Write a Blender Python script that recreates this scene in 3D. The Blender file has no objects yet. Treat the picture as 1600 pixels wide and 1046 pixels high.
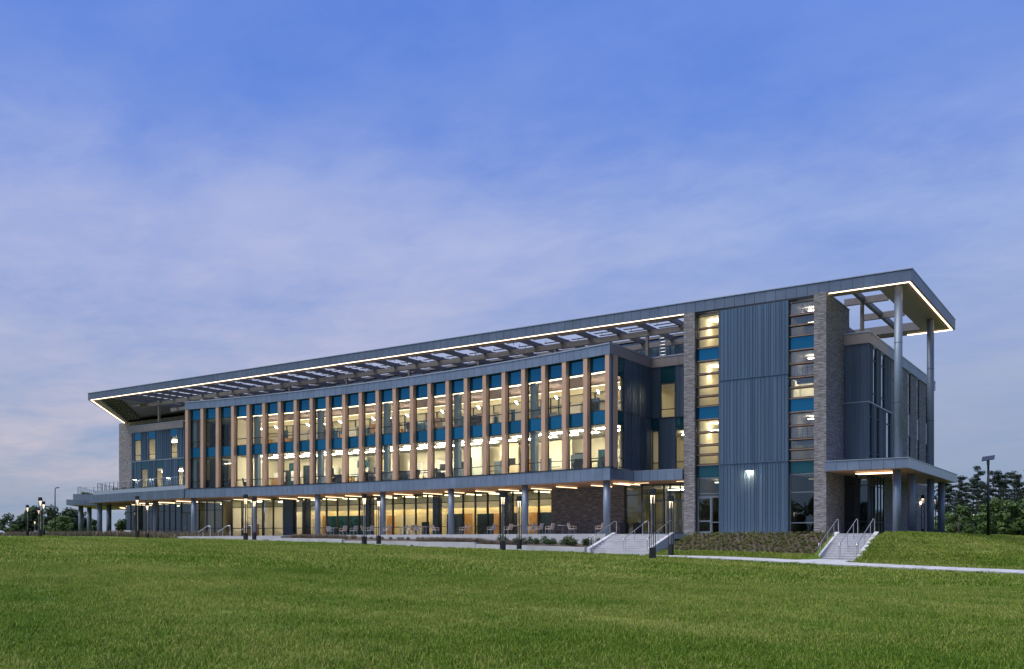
import bpy, bmesh, math, random
from mathutils import Vector, Matrix, noise as mnoise
random.seed(7)
sc = bpy.context.scene
COL = sc.collection
PI = math.pi

# ------------------------------------------------------------------ camera
cam_d = bpy.data.cameras.new('camera'); cam = bpy.data.objects.new('camera', cam_d); COL.objects.link(cam)
cam.location = (34.5, -63.5, -0.42)
cam.rotation_euler = (math.radians(90), 0, math.atan(980 / 1415))
cam_d.sensor_width = 36; cam_d.lens = 1415 / 1600 * 36; cam_d.shift_y = 321 / 1600
cam_d.clip_start = .2; cam_d.clip_end = 9000
sc.camera = cam

# ------------------------------------------------------------------ world (dusk sky) and sun
SUN_EL, SUN_ROT = math.radians(62), math.radians(215)
W = bpy.data.worlds.new('World'); sc.world = W; W.use_nodes = True
nt = W.node_tree; nt.nodes.clear()
def N(t, typ, **kw):
    n = t.nodes.new(typ)
    for k, v in kw.items(): setattr(n, k, v)
    return n
def L(t, a, b): t.links.new(a, b)
def ramp(t, fac, stops, interp='LINEAR'):
    r = N(t, 'ShaderNodeValToRGB'); r.color_ramp.interpolation = interp
    el = r.color_ramp.elements
    while len(el) > 1: el.remove(el[-1])
    el[0].position = stops[0][0]; el[0].color = tuple(stops[0][1]) + (1,)
    for p, c in stops[1:]:
        e = el.new(p); e.color = tuple(c) + (1,)
    if fac is not None: L(t, fac, r.inputs[0])
    return r
def math_n(t, op, a, b=None, c=None, clamp=False):
    m = N(t, 'ShaderNodeMath', operation=op, use_clamp=clamp)
    for i, x in enumerate((a, b, c)):
        if x is None: continue
        if isinstance(x, (int, float)): m.inputs[i].default_value = x
        else: L(t, x, m.inputs[i])
    return m.outputs[0]
def mixc(t, fac, a, b, blend='MIX'):
    m = N(t, 'ShaderNodeMix', data_type='RGBA', blend_type=blend)
    for s, x in ((m.inputs['Factor'], fac), (m.inputs['A'], a), (m.inputs['B'], b)):
        if isinstance(x, (int, float)): s.default_value = x
        elif isinstance(x, (tuple, list)): s.default_value = tuple(x) + ((1,) if len(x) == 3 else ())
        else: L(t, x, s)
    return m.outputs['Result']
# in Mix nodes of type RGBA the sockets named A/B/Result repeat per type: pick the colour ones
def mixc(t, fac, a, b, blend='MIX'):
    m = N(t, 'ShaderNodeMix', data_type='RGBA', blend_type=blend)
    fs, sa, sb = m.inputs[0], m.inputs[6], m.inputs[7]
    for s, x in ((fs, fac), (sa, a), (sb, b)):
        if isinstance(x, (int, float)): s.default_value = x
        elif isinstance(x, (tuple, list)): s.default_value = tuple(x) + ((1,) if len(x) == 3 else ())
        else: L(t, x, s)
    return m.outputs[2]

tc = N(nt, 'ShaderNodeTexCoord'); sep = N(nt, 'ShaderNodeSeparateXYZ'); L(nt, tc.outputs['Generated'], sep.inputs[0])
el = math_n(nt, 'MAXIMUM', sep.outputs[2], 0.0)
grad = ramp(nt, el, [(0, (.250, .330, .455)), (.07, (.268, .360, .520)), (.16, (.285, .375, .610)), (.28, (.230, .335, .680)), (.40, (.105, .228, .690)), (.52, (.085, .205, .680)), (1, (.055, .135, .55))])
sky = N(nt, 'ShaderNodeTexSky', sky_type='NISHITA'); sky.sun_disc = False; sky.sun_elevation = SUN_EL; sky.sun_rotation = SUN_ROT
sky.air_density = 1.0; sky.ozone_density = 3.0
skys = mixc(nt, 1.0, sky.outputs[0], (.004, .004, .005), 'MULTIPLY')
base = mixc(nt, 1.0, grad.outputs[0], skys, 'ADD')
# cloud sheet: direction projected on a high plane
den = math_n(nt, 'ADD', el, .10)
px_ = math_n(nt, 'DIVIDE', sep.outputs[0], den); py_ = math_n(nt, 'DIVIDE', sep.outputs[1], den)
cmb = N(nt, 'ShaderNodeCombineXYZ'); L(nt, px_, cmb.inputs[0]); L(nt, py_, cmb.inputs[1])
mp = N(nt, 'ShaderNodeMapping'); L(nt, cmb.outputs[0], mp.inputs[0])
mp.inputs['Rotation'].default_value = (0, 0, math.radians(38)); mp.inputs['Scale'].default_value = (.80, 1.12, 1); mp.inputs['Location'].default_value = (.4, -2.6, 0)
n1 = N(nt, 'ShaderNodeTexNoise'); n1.inputs['Scale'].default_value = 1.5; n1.inputs['Detail'].default_value = 10; n1.inputs['Roughness'].default_value = .60; n1.inputs['Distortion'].default_value = .1
L(nt, mp.outputs[0], n1.inputs[0])
n2 = N(nt, 'ShaderNodeTexNoise'); n2.inputs['Scale'].default_value = .42; n2.inputs['Detail'].default_value = 3
L(nt, mp.outputs[0], n2.inputs[0])
n3 = N(nt, 'ShaderNodeTexNoise'); n3.inputs['Scale'].default_value = 5.5; n3.inputs['Detail'].default_value = 7; n3.inputs['Roughness'].default_value = .62; n3.inputs['Distortion'].default_value = .6
L(nt, mp.outputs[0], n3.inputs[0])
cl = math_n(nt, 'ADD', math_n(nt, 'ADD', math_n(nt, 'MULTIPLY', n1.outputs[0], .54), math_n(nt, 'MULTIPLY', n2.outputs[0], .30)), math_n(nt, 'MULTIPLY', n3.outputs[0], .16))
mask = ramp(nt, cl, [(.31, (0, 0, 0)), (.66, (1, 1, 1))], 'EASE')
elfade = ramp(nt, el, [(0, (.5,) * 3), (.08, (.95,) * 3), (.3, (1,) * 3), (.37, (.9,) * 3), (.43, (.50,) * 3), (.5, (.42,) * 3), (.75, (.3,) * 3)])
# the afterglow: warmer, paler cloud towards the west (where the sun went down)
ang = math_n(nt, 'ADD', math_n(nt, 'MULTIPLY', sep.outputs[0], -.80), math_n(nt, 'MULTIPLY', sep.outputs[1], .60))
west = ramp(nt, ang, [(.78, (0, 0, 0)), (1.0, (1, 1, 1))])
ccol_hi = ramp(nt, el, [(0, (.30, .365, .49)), (.12, (.37, .425, .59)), (.3, (.40, .495, .78)), (.5, (.26, .38, .80)), (1, (.15, .22, .6))])
ccol_w = ramp(nt, el, [(0, (.42, .42, .50)), (.09, (.62, .56, .63)), (.22, (.52, .53, .73)), (.4, (.38, .45, .76)), (1, (.15, .22, .6))])
ccol = mixc(nt, west.outputs[0], ccol_hi.outputs[0], ccol_w.outputs[0])
mfac = math_n(nt, 'MULTIPLY', mask.outputs[0], elfade.outputs[0])
skyc = mixc(nt, mfac, base, ccol)
bg = N(nt, 'ShaderNodeBackground'); L(nt, skyc, bg.inputs[0]); bg.inputs[1].default_value = 1.0
wo = N(nt, 'ShaderNodeOutputWorld'); L(nt, bg.outputs[0], wo.inputs[0])

sun_d = bpy.data.lights.new('sun', 'SUN'); sun = bpy.data.objects.new('sun', sun_d); COL.objects.link(sun)
sun_d.energy = 5.0; sun_d.angle = math.radians(50); sun_d.color = (1, .97, .93)
sun.rotation_euler = (math.radians(28), 0, math.radians(-38))     # high soft sun from behind left, added to lift the lawn and metal

sc.view_settings.view_transform = 'Standard'; sc.view_settings.look = 'None'; sc.view_settings.exposure = 0; sc.view_settings.gamma = 1
sc.render.engine = 'CYCLES'
sc.cycles.use_denoising = True; sc.cycles.max_bounces = 8; sc.cycles.transparent_max_bounces = 16
sc.cycles.diffuse_bounces = 4; sc.cycles.sample_clamp_indirect = 4

# ------------------------------------------------------------------ materials
MATS = {}
def new_mat(name):
    m = bpy.data.materials.new(name); m.use_nodes = True; MATS[name] = m
    t = m.node_tree; b = t.nodes['Principled BSDF']
    return m, t, b
def simple(name, col, rough=.5, metal=0.0, spec=.5, var=0.0, scale=3.0, bump=0.0, bscale=40, rand=0.0, stretch=(1, 1, 1)):
    m, t, b = new_mat(name)
    b.inputs['Roughness'].default_value = rough; b.inputs['Metallic'].default_value = metal
    b.inputs['Specular IOR Level'].default_value = spec
    c = None
    co = N(t, 'ShaderNodeTexCoord'); geo = N(t, 'ShaderNodeNewGeometry')
    mapn = N(t, 'ShaderNodeMapping'); L(t, geo.outputs['Position'], mapn.inputs[0]); mapn.inputs['Scale'].default_value = stretch
    if var:
        nz = N(t, 'ShaderNodeTexNoise'); nz.inputs['Scale'].default_value = scale; nz.inputs['Detail'].default_value = 5
        L(t, mapn.outputs[0], nz.inputs[0])
        c = ramp(t, nz.outputs[0], [(.25, [x * (1 - var) for x in col]), (.75, [min(1, x * (1 + var)) for x in col])]).outputs[0]
        rr = math_n(t, 'ADD', math_n(t, 'MULTIPLY', nz.outputs[0], .2), max(0, rough - .1)); L(t, rr, b.inputs['Roughness'])
    if rand:
        oi = N(t, 'ShaderNodeObjectInfo')
        rv = math_n(t, 'ADD', math_n(t, 'MULTIPLY', oi.outputs['Random'], 2 * rand), 1 - rand)
        vv = N(t, 'ShaderNodeVectorMath', operation='SCALE')
        if c is not None: L(t, c, vv.inputs[0])
        else: vv.inputs[0].default_value = col
        L(t, rv, vv.inputs['Scale']); c = vv.outputs[0]
    if c is not None: L(t, c, b.inputs['Base Color'])
    else: b.inputs['Base Color'].default_value = tuple(col) + (1,)
    if bump:
        nb = N(t, 'ShaderNodeTexNoise'); nb.inputs['Scale'].default_value = bscale; nb.inputs['Detail'].default_value = 4
        L(t, mapn.outputs[0], nb.inputs[0])
        bp = N(t, 'ShaderNodeBump'); bp.inputs['Strength'].default_value = bump; bp.inputs['Distance'].default_value = .02
        L(t, nb.outputs[0], bp.inputs['Height']); L(t, bp.outputs[0], b.inputs['Normal'])
    return m
def emit(name, col, strength):
    m, t, b = new_mat(name)
    b.inputs['Base Color'].default_value = tuple(col) + (1,)
    b.inputs['Emission Color'].default_value = tuple(col) + (1,); b.inputs['Emission Strength'].default_value = strength
    return m
zinc = simple('zinc_panel', (.165, .215, .295), .42, .45, var=.10, scale=.8, rand=.07)
zincd = simple('zinc_roof_panel', (.115, .150, .205), .42, .45, var=.10, scale=.8, rand=.06)
champ = simple('champagne_panel', (.275, .245, .240), .45, .35, var=.08, scale=.8, rand=.05)
cap = simple('metal_coping', (.36, .40, .46), .35, .6)
ribm = simple('ribbed_metal', (.080, .130, .190), .38, .45, var=.20, scale=1.1, stretch=(2.2, 2.2, .06))
ribd = simple('ribbed_metal_dark', (.092, .128, .172), .42, .45, var=.20, scale=1.1, stretch=(2.2, 2.2, .06))
finm = simple('terracotta_fin', (.42, .265, .18), .6, 0, var=.14, scale=1.2, rand=.08, stretch=(1, 1, .3))
ledgem = simple('bronze_ledge', (.30, .19, .13), .45, .2)
mull = simple('dark_mullion', (.022, .027, .034), .4, .3)
framem = simple('grey_frame', (.17, .20, .24), .4, .4)
soff = simple('wood_soffit', (.50, .29, .16), .55, 0, var=.16, scale=2.0, stretch=(6, .4, 1))
soffd = simple('roof_soffit', (.30, .225, .17), .5, .1, var=.08)
beamm = simple('steel_beam', (.150, .140, .140), .5, .2, var=.06)
colm = simple('column_cladding', (.170, .212, .272), .45, .15, var=.05, scale=.8)
conc = simple('pale_concrete', (.43, .435, .445), .8, 0, var=.16, scale=1.3, bump=.15)
concp = simple('path_concrete', (.37, .375, .385), .85, 0, var=.22, scale=1.1, bump=.2)
paver = simple('terrace_paving', (.33, .33, .34), .85, 0, var=.1)
steel = simple('stainless_rail', (.62, .63, .65), .28, .9)
blackm = simple('black_metal', (.012, .014, .018), .45, .2)
cream = simple('cream_paint', (.86, .78, .57), .8, 0, var=.05, scale=.6)
ceilm = simple('ceiling_white', (.86, .82, .72), .9)
brownc = simple('ceiling_baffle', (.33, .235, .205), .7, 0, var=.06)
carp = simple('carpet', (.22, .20, .17), .95)
woodd = simple('oak_door', (.50, .27, .08), .5, 0, var=.15, scale=3, stretch=(4, 4, .5))
dkop = simple('dark_opening', (.010, .016, .018), .3)
tealp = simple('teal_partition', (.012, .050, .058), .12)
blued = simple('blue_panel_or_reflection', (.05, .13, .22), .12)
icol = simple('interior_column', (.12, .16, .18), .5)
chairm = simple('dark_upholstery', (.015, .02, .026), .7)
chairg = simple('woven_grey_chair', (.30, .28, .28), .7)
chairb = simple('woven_tan_chair', (.42, .33, .27), .7)
mulch = simple('bark_mulch', (.060, .042, .032), .95, 0, var=.35, scale=9, bump=.8, bscale=25)
whitep = simple('white_car_paint', (.72, .74, .76), .2, 0, spec=.6)
silverp = simple('silver_car_paint', (.35, .37, .40), .25, .5)
tyrem = simple('tyre_rubber', (.012, .012, .013), .8)
solarm = simple('solar_cells', (.045, .055, .075), .55, .1)
bark = simple('bark', (.060, .048, .040), .9, 0, var=.25, scale=4, stretch=(2, 2, .4))
barkp = simple('pine_bark', (.050, .040, .036), .9, 0, var=.25, scale=4, stretch=(2, 2, .4))
led = emit('led_line', (1, .70, .46), 5.5)
soflight = emit('soffit_lamp', (1, .70, .42), 4.0)
roomlight = emit('room_lamp', (1, .89, .68), 40)
covelight = emit('cove_lamp', (1, .86, .60), 3.2)
roomlight2 = emit('room_lamp_soft', (1, .84, .56), 9)
lampglow = emit('lamp_lens', (1, .78, .52), 2.3)
wallglow = emit('wall_lamp_lens', (1, .74, .46), 330)
farglow = emit('far_window_glow', (1, .9, .6), 2.0)

def glass_mat(name, tint, refl=.96, base=.05):
    m = bpy.data.materials.new(name); m.use_nodes = True; t = m.node_tree; t.nodes.clear()
    lw = N(t, 'ShaderNodeLayerWeight'); lw.inputs[0].default_value = .5
    p5 = math_n(t, 'POWER', lw.outputs['Facing'], 4.0)
    f = math_n(t, 'ADD', math_n(t, 'MULTIPLY', p5, refl), base, clamp=True)
    tr = N(t, 'ShaderNodeBsdfTransparent'); tr.inputs[0].default_value = tuple(tint) + (1,)
    nz = N(t, 'ShaderNodeTexNoise'); nz.inputs['Scale'].default_value = .55; nz.inputs['Detail'].default_value = 1
    ge = N(t, 'ShaderNodeNewGeometry'); L(t, ge.outputs['Position'], nz.inputs[0])
    bp = N(t, 'ShaderNodeBump'); bp.inputs['Strength'].default_value = .35; bp.inputs['Distance'].default_value = .03; L(t, nz.outputs[0], bp.inputs['Height'])
    gl = N(t, 'ShaderNodeBsdfGlossy'); gl.inputs['Roughness'].default_value = .01; gl.inputs[0].default_value = (.8, .92, 1, 1); L(t, bp.outputs[0], gl.inputs['Normal'])
    mx = N(t, 'ShaderNodeMixShader'); L(t, f, mx.inputs[0]); L(t, tr.outputs[0], mx.inputs[1]); L(t, gl.outputs[0], mx.inputs[2])
    o = N(t, 'ShaderNodeOutputMaterial'); L(t, mx.outputs[0], o.inputs[0])
    return m
glass = glass_mat('clear_glass', (.90, .93, .90))
glassr = glass_mat('mirror_tinted_glass', (.80, .84, .82), base=.18)
glassd = glass_mat('tinted_glass', (.62, .72, .70), base=.12)
spandm = simple('blue_spandrel_glass', (.018, .160, .275), .05, .80, rand=.12, bump=.012, bscale=.7)
spandg = simple('green_spandrel_glass', (.02, .10, .12), .05, .55)

def brick_mat(name, c1, c2, mortar):
    m, t, b = new_mat(name)
    geo = N(t, 'ShaderNodeNewGeometry'); s = N(t, 'ShaderNodeSeparateXYZ'); L(t, geo.outputs['Position'], s.inputs[0])
    xy = math_n(t, 'ADD', s.outputs[0], s.outputs[1])
    cb = N(t, 'ShaderNodeCombineXYZ'); L(t, xy, cb.inputs[0]); L(t, s.outputs[2], cb.inputs[1])
    br = N(t, 'ShaderNodeTexBrick'); L(t, cb.outputs[0], br.inputs[0])
    br.offset = .37
    br.inputs['Color1'].default_value = tuple(c1) + (1,); br.inputs['Color2'].default_value = tuple(c2) + (1,); br.inputs['Mortar'].default_value = tuple(mortar) + (1,)
    br.inputs['Scale'].default_value = 1; br.inputs['Brick Width'].default_value = .46; br.inputs['Row Height'].default_value = .088
    br.inputs['Mortar Size'].default_value = .009; br.inputs['Mortar Smooth'].default_value = .2; br.inputs['Bias'].default_value = -.1
    nz = N(t, 'ShaderNodeTexNoise'); nz.inputs['Scale'].default_value = 2.2; nz.inputs['Detail'].default_value = 6
    mp_ = N(t, 'ShaderNodeMapping'); L(t, cb.outputs[0], mp_.inputs[0]); mp_.inputs['Scale'].default_value = (1, 5, 1); L(t, mp_.outputs[0], nz.inputs[0])
    v = ramp(t, nz.outputs[0], [(.3, (.50,) * 3), (.7, (1.45,) * 3)])
    L(t, mixc(t, 1.0, br.outputs[0], v.outputs[0], 'MULTIPLY'), b.inputs['Base Color'])
    b.inputs['Roughness'].default_value = .78
    bp = N(t, 'ShaderNodeBump'); bp.inputs['Strength'].default_value = .9; bp.inputs['Distance'].default_value = .03
    hh = math_n(t, 'ADD', math_n(t, 'MULTIPLY', br.outputs['Fac'], -1), math_n(t, 'MULTIPLY', nz.outputs[0], .8))
    L(t, hh, bp.inputs['Height']); L(t, bp.outputs[0], b.inputs['Normal'])
    return m
brickm = brick_mat('grey_brown_brick', (.165, .150, .152), (.285, .275, .285), (.08, .08, .085))

def foliage_mat(name, dark, light, nscale=.8, trans=.25):
    m, t, b = new_mat(name)
    geo = N(t, 'ShaderNodeNewGeometry')
    nz = N(t, 'ShaderNodeTexNoise'); nz.inputs['Scale'].default_value = nscale; nz.inputs['Detail'].default_value = 4; L(t, geo.outputs['Position'], nz.inputs[0])
    oi = N(t, 'ShaderNodeObjectInfo')
    k = math_n(t, 'ADD', math_n(t, 'MULTIPLY', nz.outputs[0], .75), math_n(t, 'MULTIPLY', geo.outputs['Random Per Island'], .40))
    k = math_n(t, 'ADD', k, math_n(t, 'MULTIPLY', math_n(t, 'SUBTRACT', oi.outputs['Random'], .5), .25))
    r = ramp(t, k, [(.28, dark), (.85, light)])
    L(t, r.outputs[0], b.inputs['Base Color']); b.inputs['Roughness'].default_value = .6; b.inputs['Specular IOR Level'].default_value = .25
    tl = N(t, 'ShaderNodeBsdfTranslucent'); L(t, r.outputs[0], tl.inputs[0])
    mx = N(t, 'ShaderNodeMixShader'); mx.inputs[0].default_value = trans
    L(t, b.outputs[0], mx.inputs[1]); L(t, tl.outputs[0], mx.inputs[2])
    L(t, mx.outputs[0], t.nodes['Material Output'].inputs[0])
    return m
pine_f = foliage_mat('pine_needles', (.014, .026, .018), (.040, .066, .040), .5)
tree_f = foliage_mat('broad_leaves', (.022, .042, .020), (.065, .105, .045), .5)
sap_f = foliage_mat('bright_leaves', (.036, .070, .016), (.105, .17, .042), .8)
shrub_f = foliage_mat('shrub_leaves', (.020, .040, .016), (.075, .11, .04), 2.0)
orn_f = foliage_mat('ornamental_blades', (.09, .075, .05), (.25, .20, .15), 1.0)
bank_f = foliage_mat('groundcover_leaves', (.05, .062, .016), (.15, .155, .045), .9)

def grass_mat(name, blades):
    m, t, b = new_mat(name)
    geo = N(t, 'ShaderNodeNewGeometry')
    pos = geo.outputs['Position']
    def nz(scale, det=4, stretch=None):
        n = N(t, 'ShaderNodeTexNoise'); n.inputs['Scale'].default_value = scale; n.inputs['Detail'].default_value = det
        if stretch:
            mm = N(t, 'ShaderNodeMapping'); mm.inputs['Scale'].default_value = stretch; L(t, pos, mm.inputs[0]); L(t, mm.outputs[0], n.inputs[0])
        else: L(t, pos, n.inputs[0])
        return n.outputs[0]
    a = nz(.30, 7, (.7, 1.3, 1)); c = nz(1.9, 5); d = nz(.075, 4, (.6, 1.6, 1))
    k = math_n(t, 'ADD', math_n(t, 'MULTIPLY', a, .5), math_n(t, 'MULTIPLY', c, .3))
    k = math_n(t, 'ADD', k, math_n(t, 'MULTIPLY', d, .2))
    if blades: k = math_n(t, 'ADD', math_n(t, 'MULTIPLY', k, .66), math_n(t, 'MULTIPLY', geo.outputs['Random Per Island'], .34))
    k = math_n(t, 'ADD', math_n(t, 'MULTIPLY', k, 1.75), -.375)
    r = ramp(t, k, [(.22, (.045, .110, .008)), (.43, (.125, .225, .014)), (.58, (.205, .295, .026)), (.76, (.40, .37, .12))])
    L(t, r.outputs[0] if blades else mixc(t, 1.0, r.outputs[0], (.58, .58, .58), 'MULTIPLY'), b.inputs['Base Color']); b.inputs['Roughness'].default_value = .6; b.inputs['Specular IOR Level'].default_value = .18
    if blades:
        tl = N(t, 'ShaderNodeBsdfTranslucent'); L(t, r.outputs[0], tl.inputs[0])
        mx = N(t, 'ShaderNodeMixShader'); mx.inputs[0].default_value = .3
        L(t, b.outputs[0], mx.inputs[1]); L(t, tl.outputs[0], mx.inputs[2]); L(t, mx.outputs[0], t.nodes['Material Output'].inputs[0])
    else:
        h = nz(7, 6); bp = N(t, 'ShaderNodeBump'); bp.inputs['Strength'].default_value = .7; bp.inputs['Distance'].default_value = .12
        L(t, h, bp.inputs['Height']); L(t, bp.outputs[0], b.inputs['Normal'])
    return m
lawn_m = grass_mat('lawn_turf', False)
blade_m = grass_mat('lawn_blades', True)

# ------------------------------------------------------------------ mesh helpers
class MB:
    def __init__(s): s.v = []; s.f = []
    def quad(s, a, b, c, d):
        i = len(s.v); s.v += [a, b, c, d]; s.f.append((i, i + 1, i + 2, i + 3)); return s
    def hexa(s, p):      # 8 points: bottom 4 ccw, top 4 ccw
        i = len(s.v); s.v += [tuple(q) for q in p]
        for f in ((3, 2, 1, 0), (4, 5, 6, 7), (0, 1, 5, 4), (1, 2, 6, 5), (2, 3, 7, 6), (3, 0, 4, 7)): s.f.append(tuple(i + k for k in f))
        return s
    def box(s, x0, x1, y0, y1, z0, z1):
        return s.hexa([(x0, y0, z0), (x1, y0, z0), (x1, y1, z0), (x0, y1, z0), (x0, y0, z1), (x1, y0, z1), (x1, y1, z1), (x0, y1, z1)])
    def bar(s, p, q, w, h):     # box along p->q, width w (horizontal), height h
        p, q = Vector(p), Vector(q); d = (q - p).normalized()
        up = Vector((0, 0, 1)) if abs(d.z) < .95 else Vector((0, 1, 0))
        r = d.cross(up).normalized() * (w / 2); u = r.normalized().cross(d) * (h / 2)
        return s.hexa([p - r - u, p + r - u, q + r - u, q - r - u, p - r + u, p + r + u, q + r + u, q - r + u])
    def prism(s, pts, z0, z1):
        n = len(pts); i = len(s.v)
        a = sum(pts[k][0] * pts[(k + 1) % n][1] - pts[(k + 1) % n][0] * pts[k][1] for k in range(n))
        if a < 0: pts = pts[::-1]
        s.v += [(x, y, z0) for x, y in pts] + [(x, y, z1) for x, y in pts]
        s.f.append(tuple(i + k for k in range(n))[::-1]); s.f.append(tuple(i + n + k for k in range(n)))
        for k in range(n):
            j = (k + 1) % n; s.f.append((i + k, i + j, i + n + j, i + n + k))
        return s
    def tube(s, pts, r, n=8, r1=None, cap=True):
        pts = [Vector(p) for p in pts]; m = len(pts); i = len(s.v)
        for k, p in enumerate(pts):
            d = (pts[min(k + 1, m - 1)] - pts[max(k - 1, 0)]).normalized()
            up = Vector((0, 0, 1)) if abs(d.z) < .9 else Vector((1, 0, 0))
            a = d.cross(up).normalized(); b = a.cross(d)
            rr = r if r1 is None else r + (r1 - r) * k / (m - 1)
            for j in range(n):
                t = 2 * PI * j / n; s.v.append(tuple(p + a * (rr * math.cos(t)) + b * (rr * math.sin(t))))
        for k in range(m - 1):
            for j in range(n):
                j2 = (j + 1) % n; s.f.append((i + k * n + j, i + k * n + j2, i + (k + 1) * n + j2, i + (k + 1) * n + j))
        if cap:
            s.f.append(tuple(i + j for j in range(n))[::-1]); s.f.append(tuple(i + (m - 1) * n + j for j in range(n)))
        return s
    def mesh(s, name, mat, smooth=False):
        me = bpy.data.meshes.new(name); me.from_pydata([tuple(v) for v in s.v], [], s.f)
        if mat: me.materials.append(mat)
        bm = bmesh.new(); bm.from_mesh(me); bmesh.ops.recalc_face_normals(bm, faces=bm.faces); bm.to_mesh(me); bm.free()
        if smooth:
            for p in me.polygons: p.use_smooth = True
        me.update(); return me
def put(name, me, parent=None, loc=(0, 0, 0), rz=0.0):
    o = bpy.data.objects.new(name, me); COL.objects.link(o)
    o.location = loc; o.rotation_euler = (0, 0, rz)
    if parent: o.parent = parent
    return o
def part(name, mb, mat, parent=None, loc=(0, 0, 0), rz=0.0, smooth=False):
    return put(name, mb.mesh(name, mat, smooth), parent, loc, rz)
def empty(name, loc=(0, 0, 0), rz=0.0):
    o = bpy.data.objects.new(name, None); COL.objects.link(o); o.location = loc; o.rotation_euler = (0, 0, rz); o.empty_display_size = .3; return o
def tag(o, label=None, cat=None, group=None, kind=None):
    for k, v in (('label', label), ('category', cat), ('group', group), ('kind', kind)):
        if v: o[k] = v
    return o
def copy_tree(o, loc, rz, label=None):
    def cp(x, par):
        c = x.copy(); COL.objects.link(c)
        if par: c.parent = par
        for ch in [k for k in KIDS.get(x.name, [])]: cp(ch, c)
        return c
    KIDS = {}
    for x in bpy.data.objects:
        if x.parent: KIDS.setdefault(x.parent.name, []).append(x)
    r = cp(o, None); r.location = loc; r.rotation_euler = (0, 0, rz)
    if label: r['label'] = label
    return r

# the curved front: s runs along the arc (left to right), o is the distance behind its face
AC, AR = (-27.11, -151.726), 154.085
def arc(s, o=0.0, z=None):
    a = s / AR; p = (AC[0] + (AR + o) * math.sin(a), AC[1] + (AR + o) * math.cos(a))
    return p if z is None else (p[0], p[1], z)
def arz(s): return -s / AR
def arcbox(mb, s0, s1, o0, o1, z0, z1, step=2.3, umax=None):
    n = max(1, int(math.ceil((s1 - s0) / step)))
    def arc(s, o, z):
        x, y = globals()['arc'](s, o)
        return (x if umax is None else min(x, umax), y, z)
    for k in range(n):
        a, b = s0 + (s1 - s0) * k / n, s0 + (s1 - s0) * (k + 1) / n
        mb.hexa([arc(a, o0, z0), arc(b, o0, z0), arc(b, o1, z0), arc(a, o1, z0), arc(a, o0, z1), arc(b, o0, z1), arc(b, o1, z1), arc(a, o1, z1)])
    return mb

# ------------------------------------------------------------------ ground
GL = [(-3000, .3), (-160, .30), (-120, .22), (-67, .02), (-33, -.33), (-11, -.84), (10, -1.36), (18, -1.64), (30, -2.08), (45, -2.25), (80, -2.5), (160, -3.0), (3000, -3.0)]
def lin(T, x):
    for (a, b), (c, d) in zip(T, T[1:]):
        if x <= c: return b + (d - b) * max(0, (x - a)) / (c - a)
    return T[-1][1]
def lawn_z(u): return sum(lin(GL, u + k) for k in (-6, -3, 0, 3, 6)) / 5
def sstep(a, b, x):
    t = min(1, max(0, (x - a) / (b - a))); return t * t * (3 - 2 * t)
def dip(u): return .25 * (1 - sstep(2, 15, u))
def ground_z(u, v):
    z = lawn_z(u) - dip(u) * sstep(-15.0, -13.4, v) * (sstep(-60, -46, u) if v < 0 else 1)
    far = sstep(21.5, 35, u) * -1.9 + (-.25 if u < -100 else 0)
    if v > 60: far *= 1
    top = far
    if -43.5 < u < 7.8:      # behind the terrace wall the ground is under the paving
        t = sstep(-4.6, -4.0, v); top = -.12 if u > -36 else -.3
    elif 7.8 <= u < 18.05:
        t = min(1, max(0, (v + 6.9) / 4.4)) if v < -2.5 else 1
        z += .30 * sstep(-9.8, -6.5, v); top = -.03
    elif 18.05 <= u <= 20.95:
        t = sstep(-2.6, -2.3, v) ; top = -.1
    elif u > 20.95:
        t = sstep(-9.0, -1.0, v) ; top = far + .02
        t = t ** .75
    else:
        t = sstep(-7, 2, v)
    if v < -14.4: z -= (.10 * sstep(2, 18, u)) * math.exp(-((v + 16.2) / 2.6) ** 2)
    return z + (top - z) * t
def axis(segs):
    out = []
    for a, b, st in segs:
        n = max(1, round((b - a) / st)); out += [a + (b - a) * k / n for k in range(n)]
    return out + [segs[-1][1]]
us = axis([(-3000, -400, 520), (-400, -130, 45), (-130, -70, 4), (-70, -45, 2.5), (-45, -42, .5), (-42, 6, 2.0), (6, 24, .3), (24, 60, 1.2), (60, 130, 7), (130, 400, 45), (400, 3000, 520)])
vs = axis([(-600, -120, 80), (-120, -20, 2.5), (-20, -10, 1), (-10, 2, .3), (2, 40, 3), (40, 120, 10), (120, 400, 40), (400, 3000, 433)])
g = MB(); nu = len(us)
for v in vs:
    for u in us:
        amp = .05 if (-110 < u < 100 and -100 < v < -10.2 or (u > 20 and v < 30)) else 0
        dz = amp * mnoise.noise(Vector((u * .22, v * .22, 3))) + amp * .5 * mnoise.noise(Vector((u * .7, v * .7, 8)))
        g.v.append((u, v, ground_z(u, v) + dz))
for j in range(len(vs) - 1):
    for i in range(nu - 1): g.f.append((j * nu + i, j * nu + i + 1, (j + 1) * nu + i + 1, (j + 1) * nu + i))
lawn = part('lawn', g, lawn_m, smooth=True); tag(lawn, 'mown green lawn rising gently towards the building', kind='structure')

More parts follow.
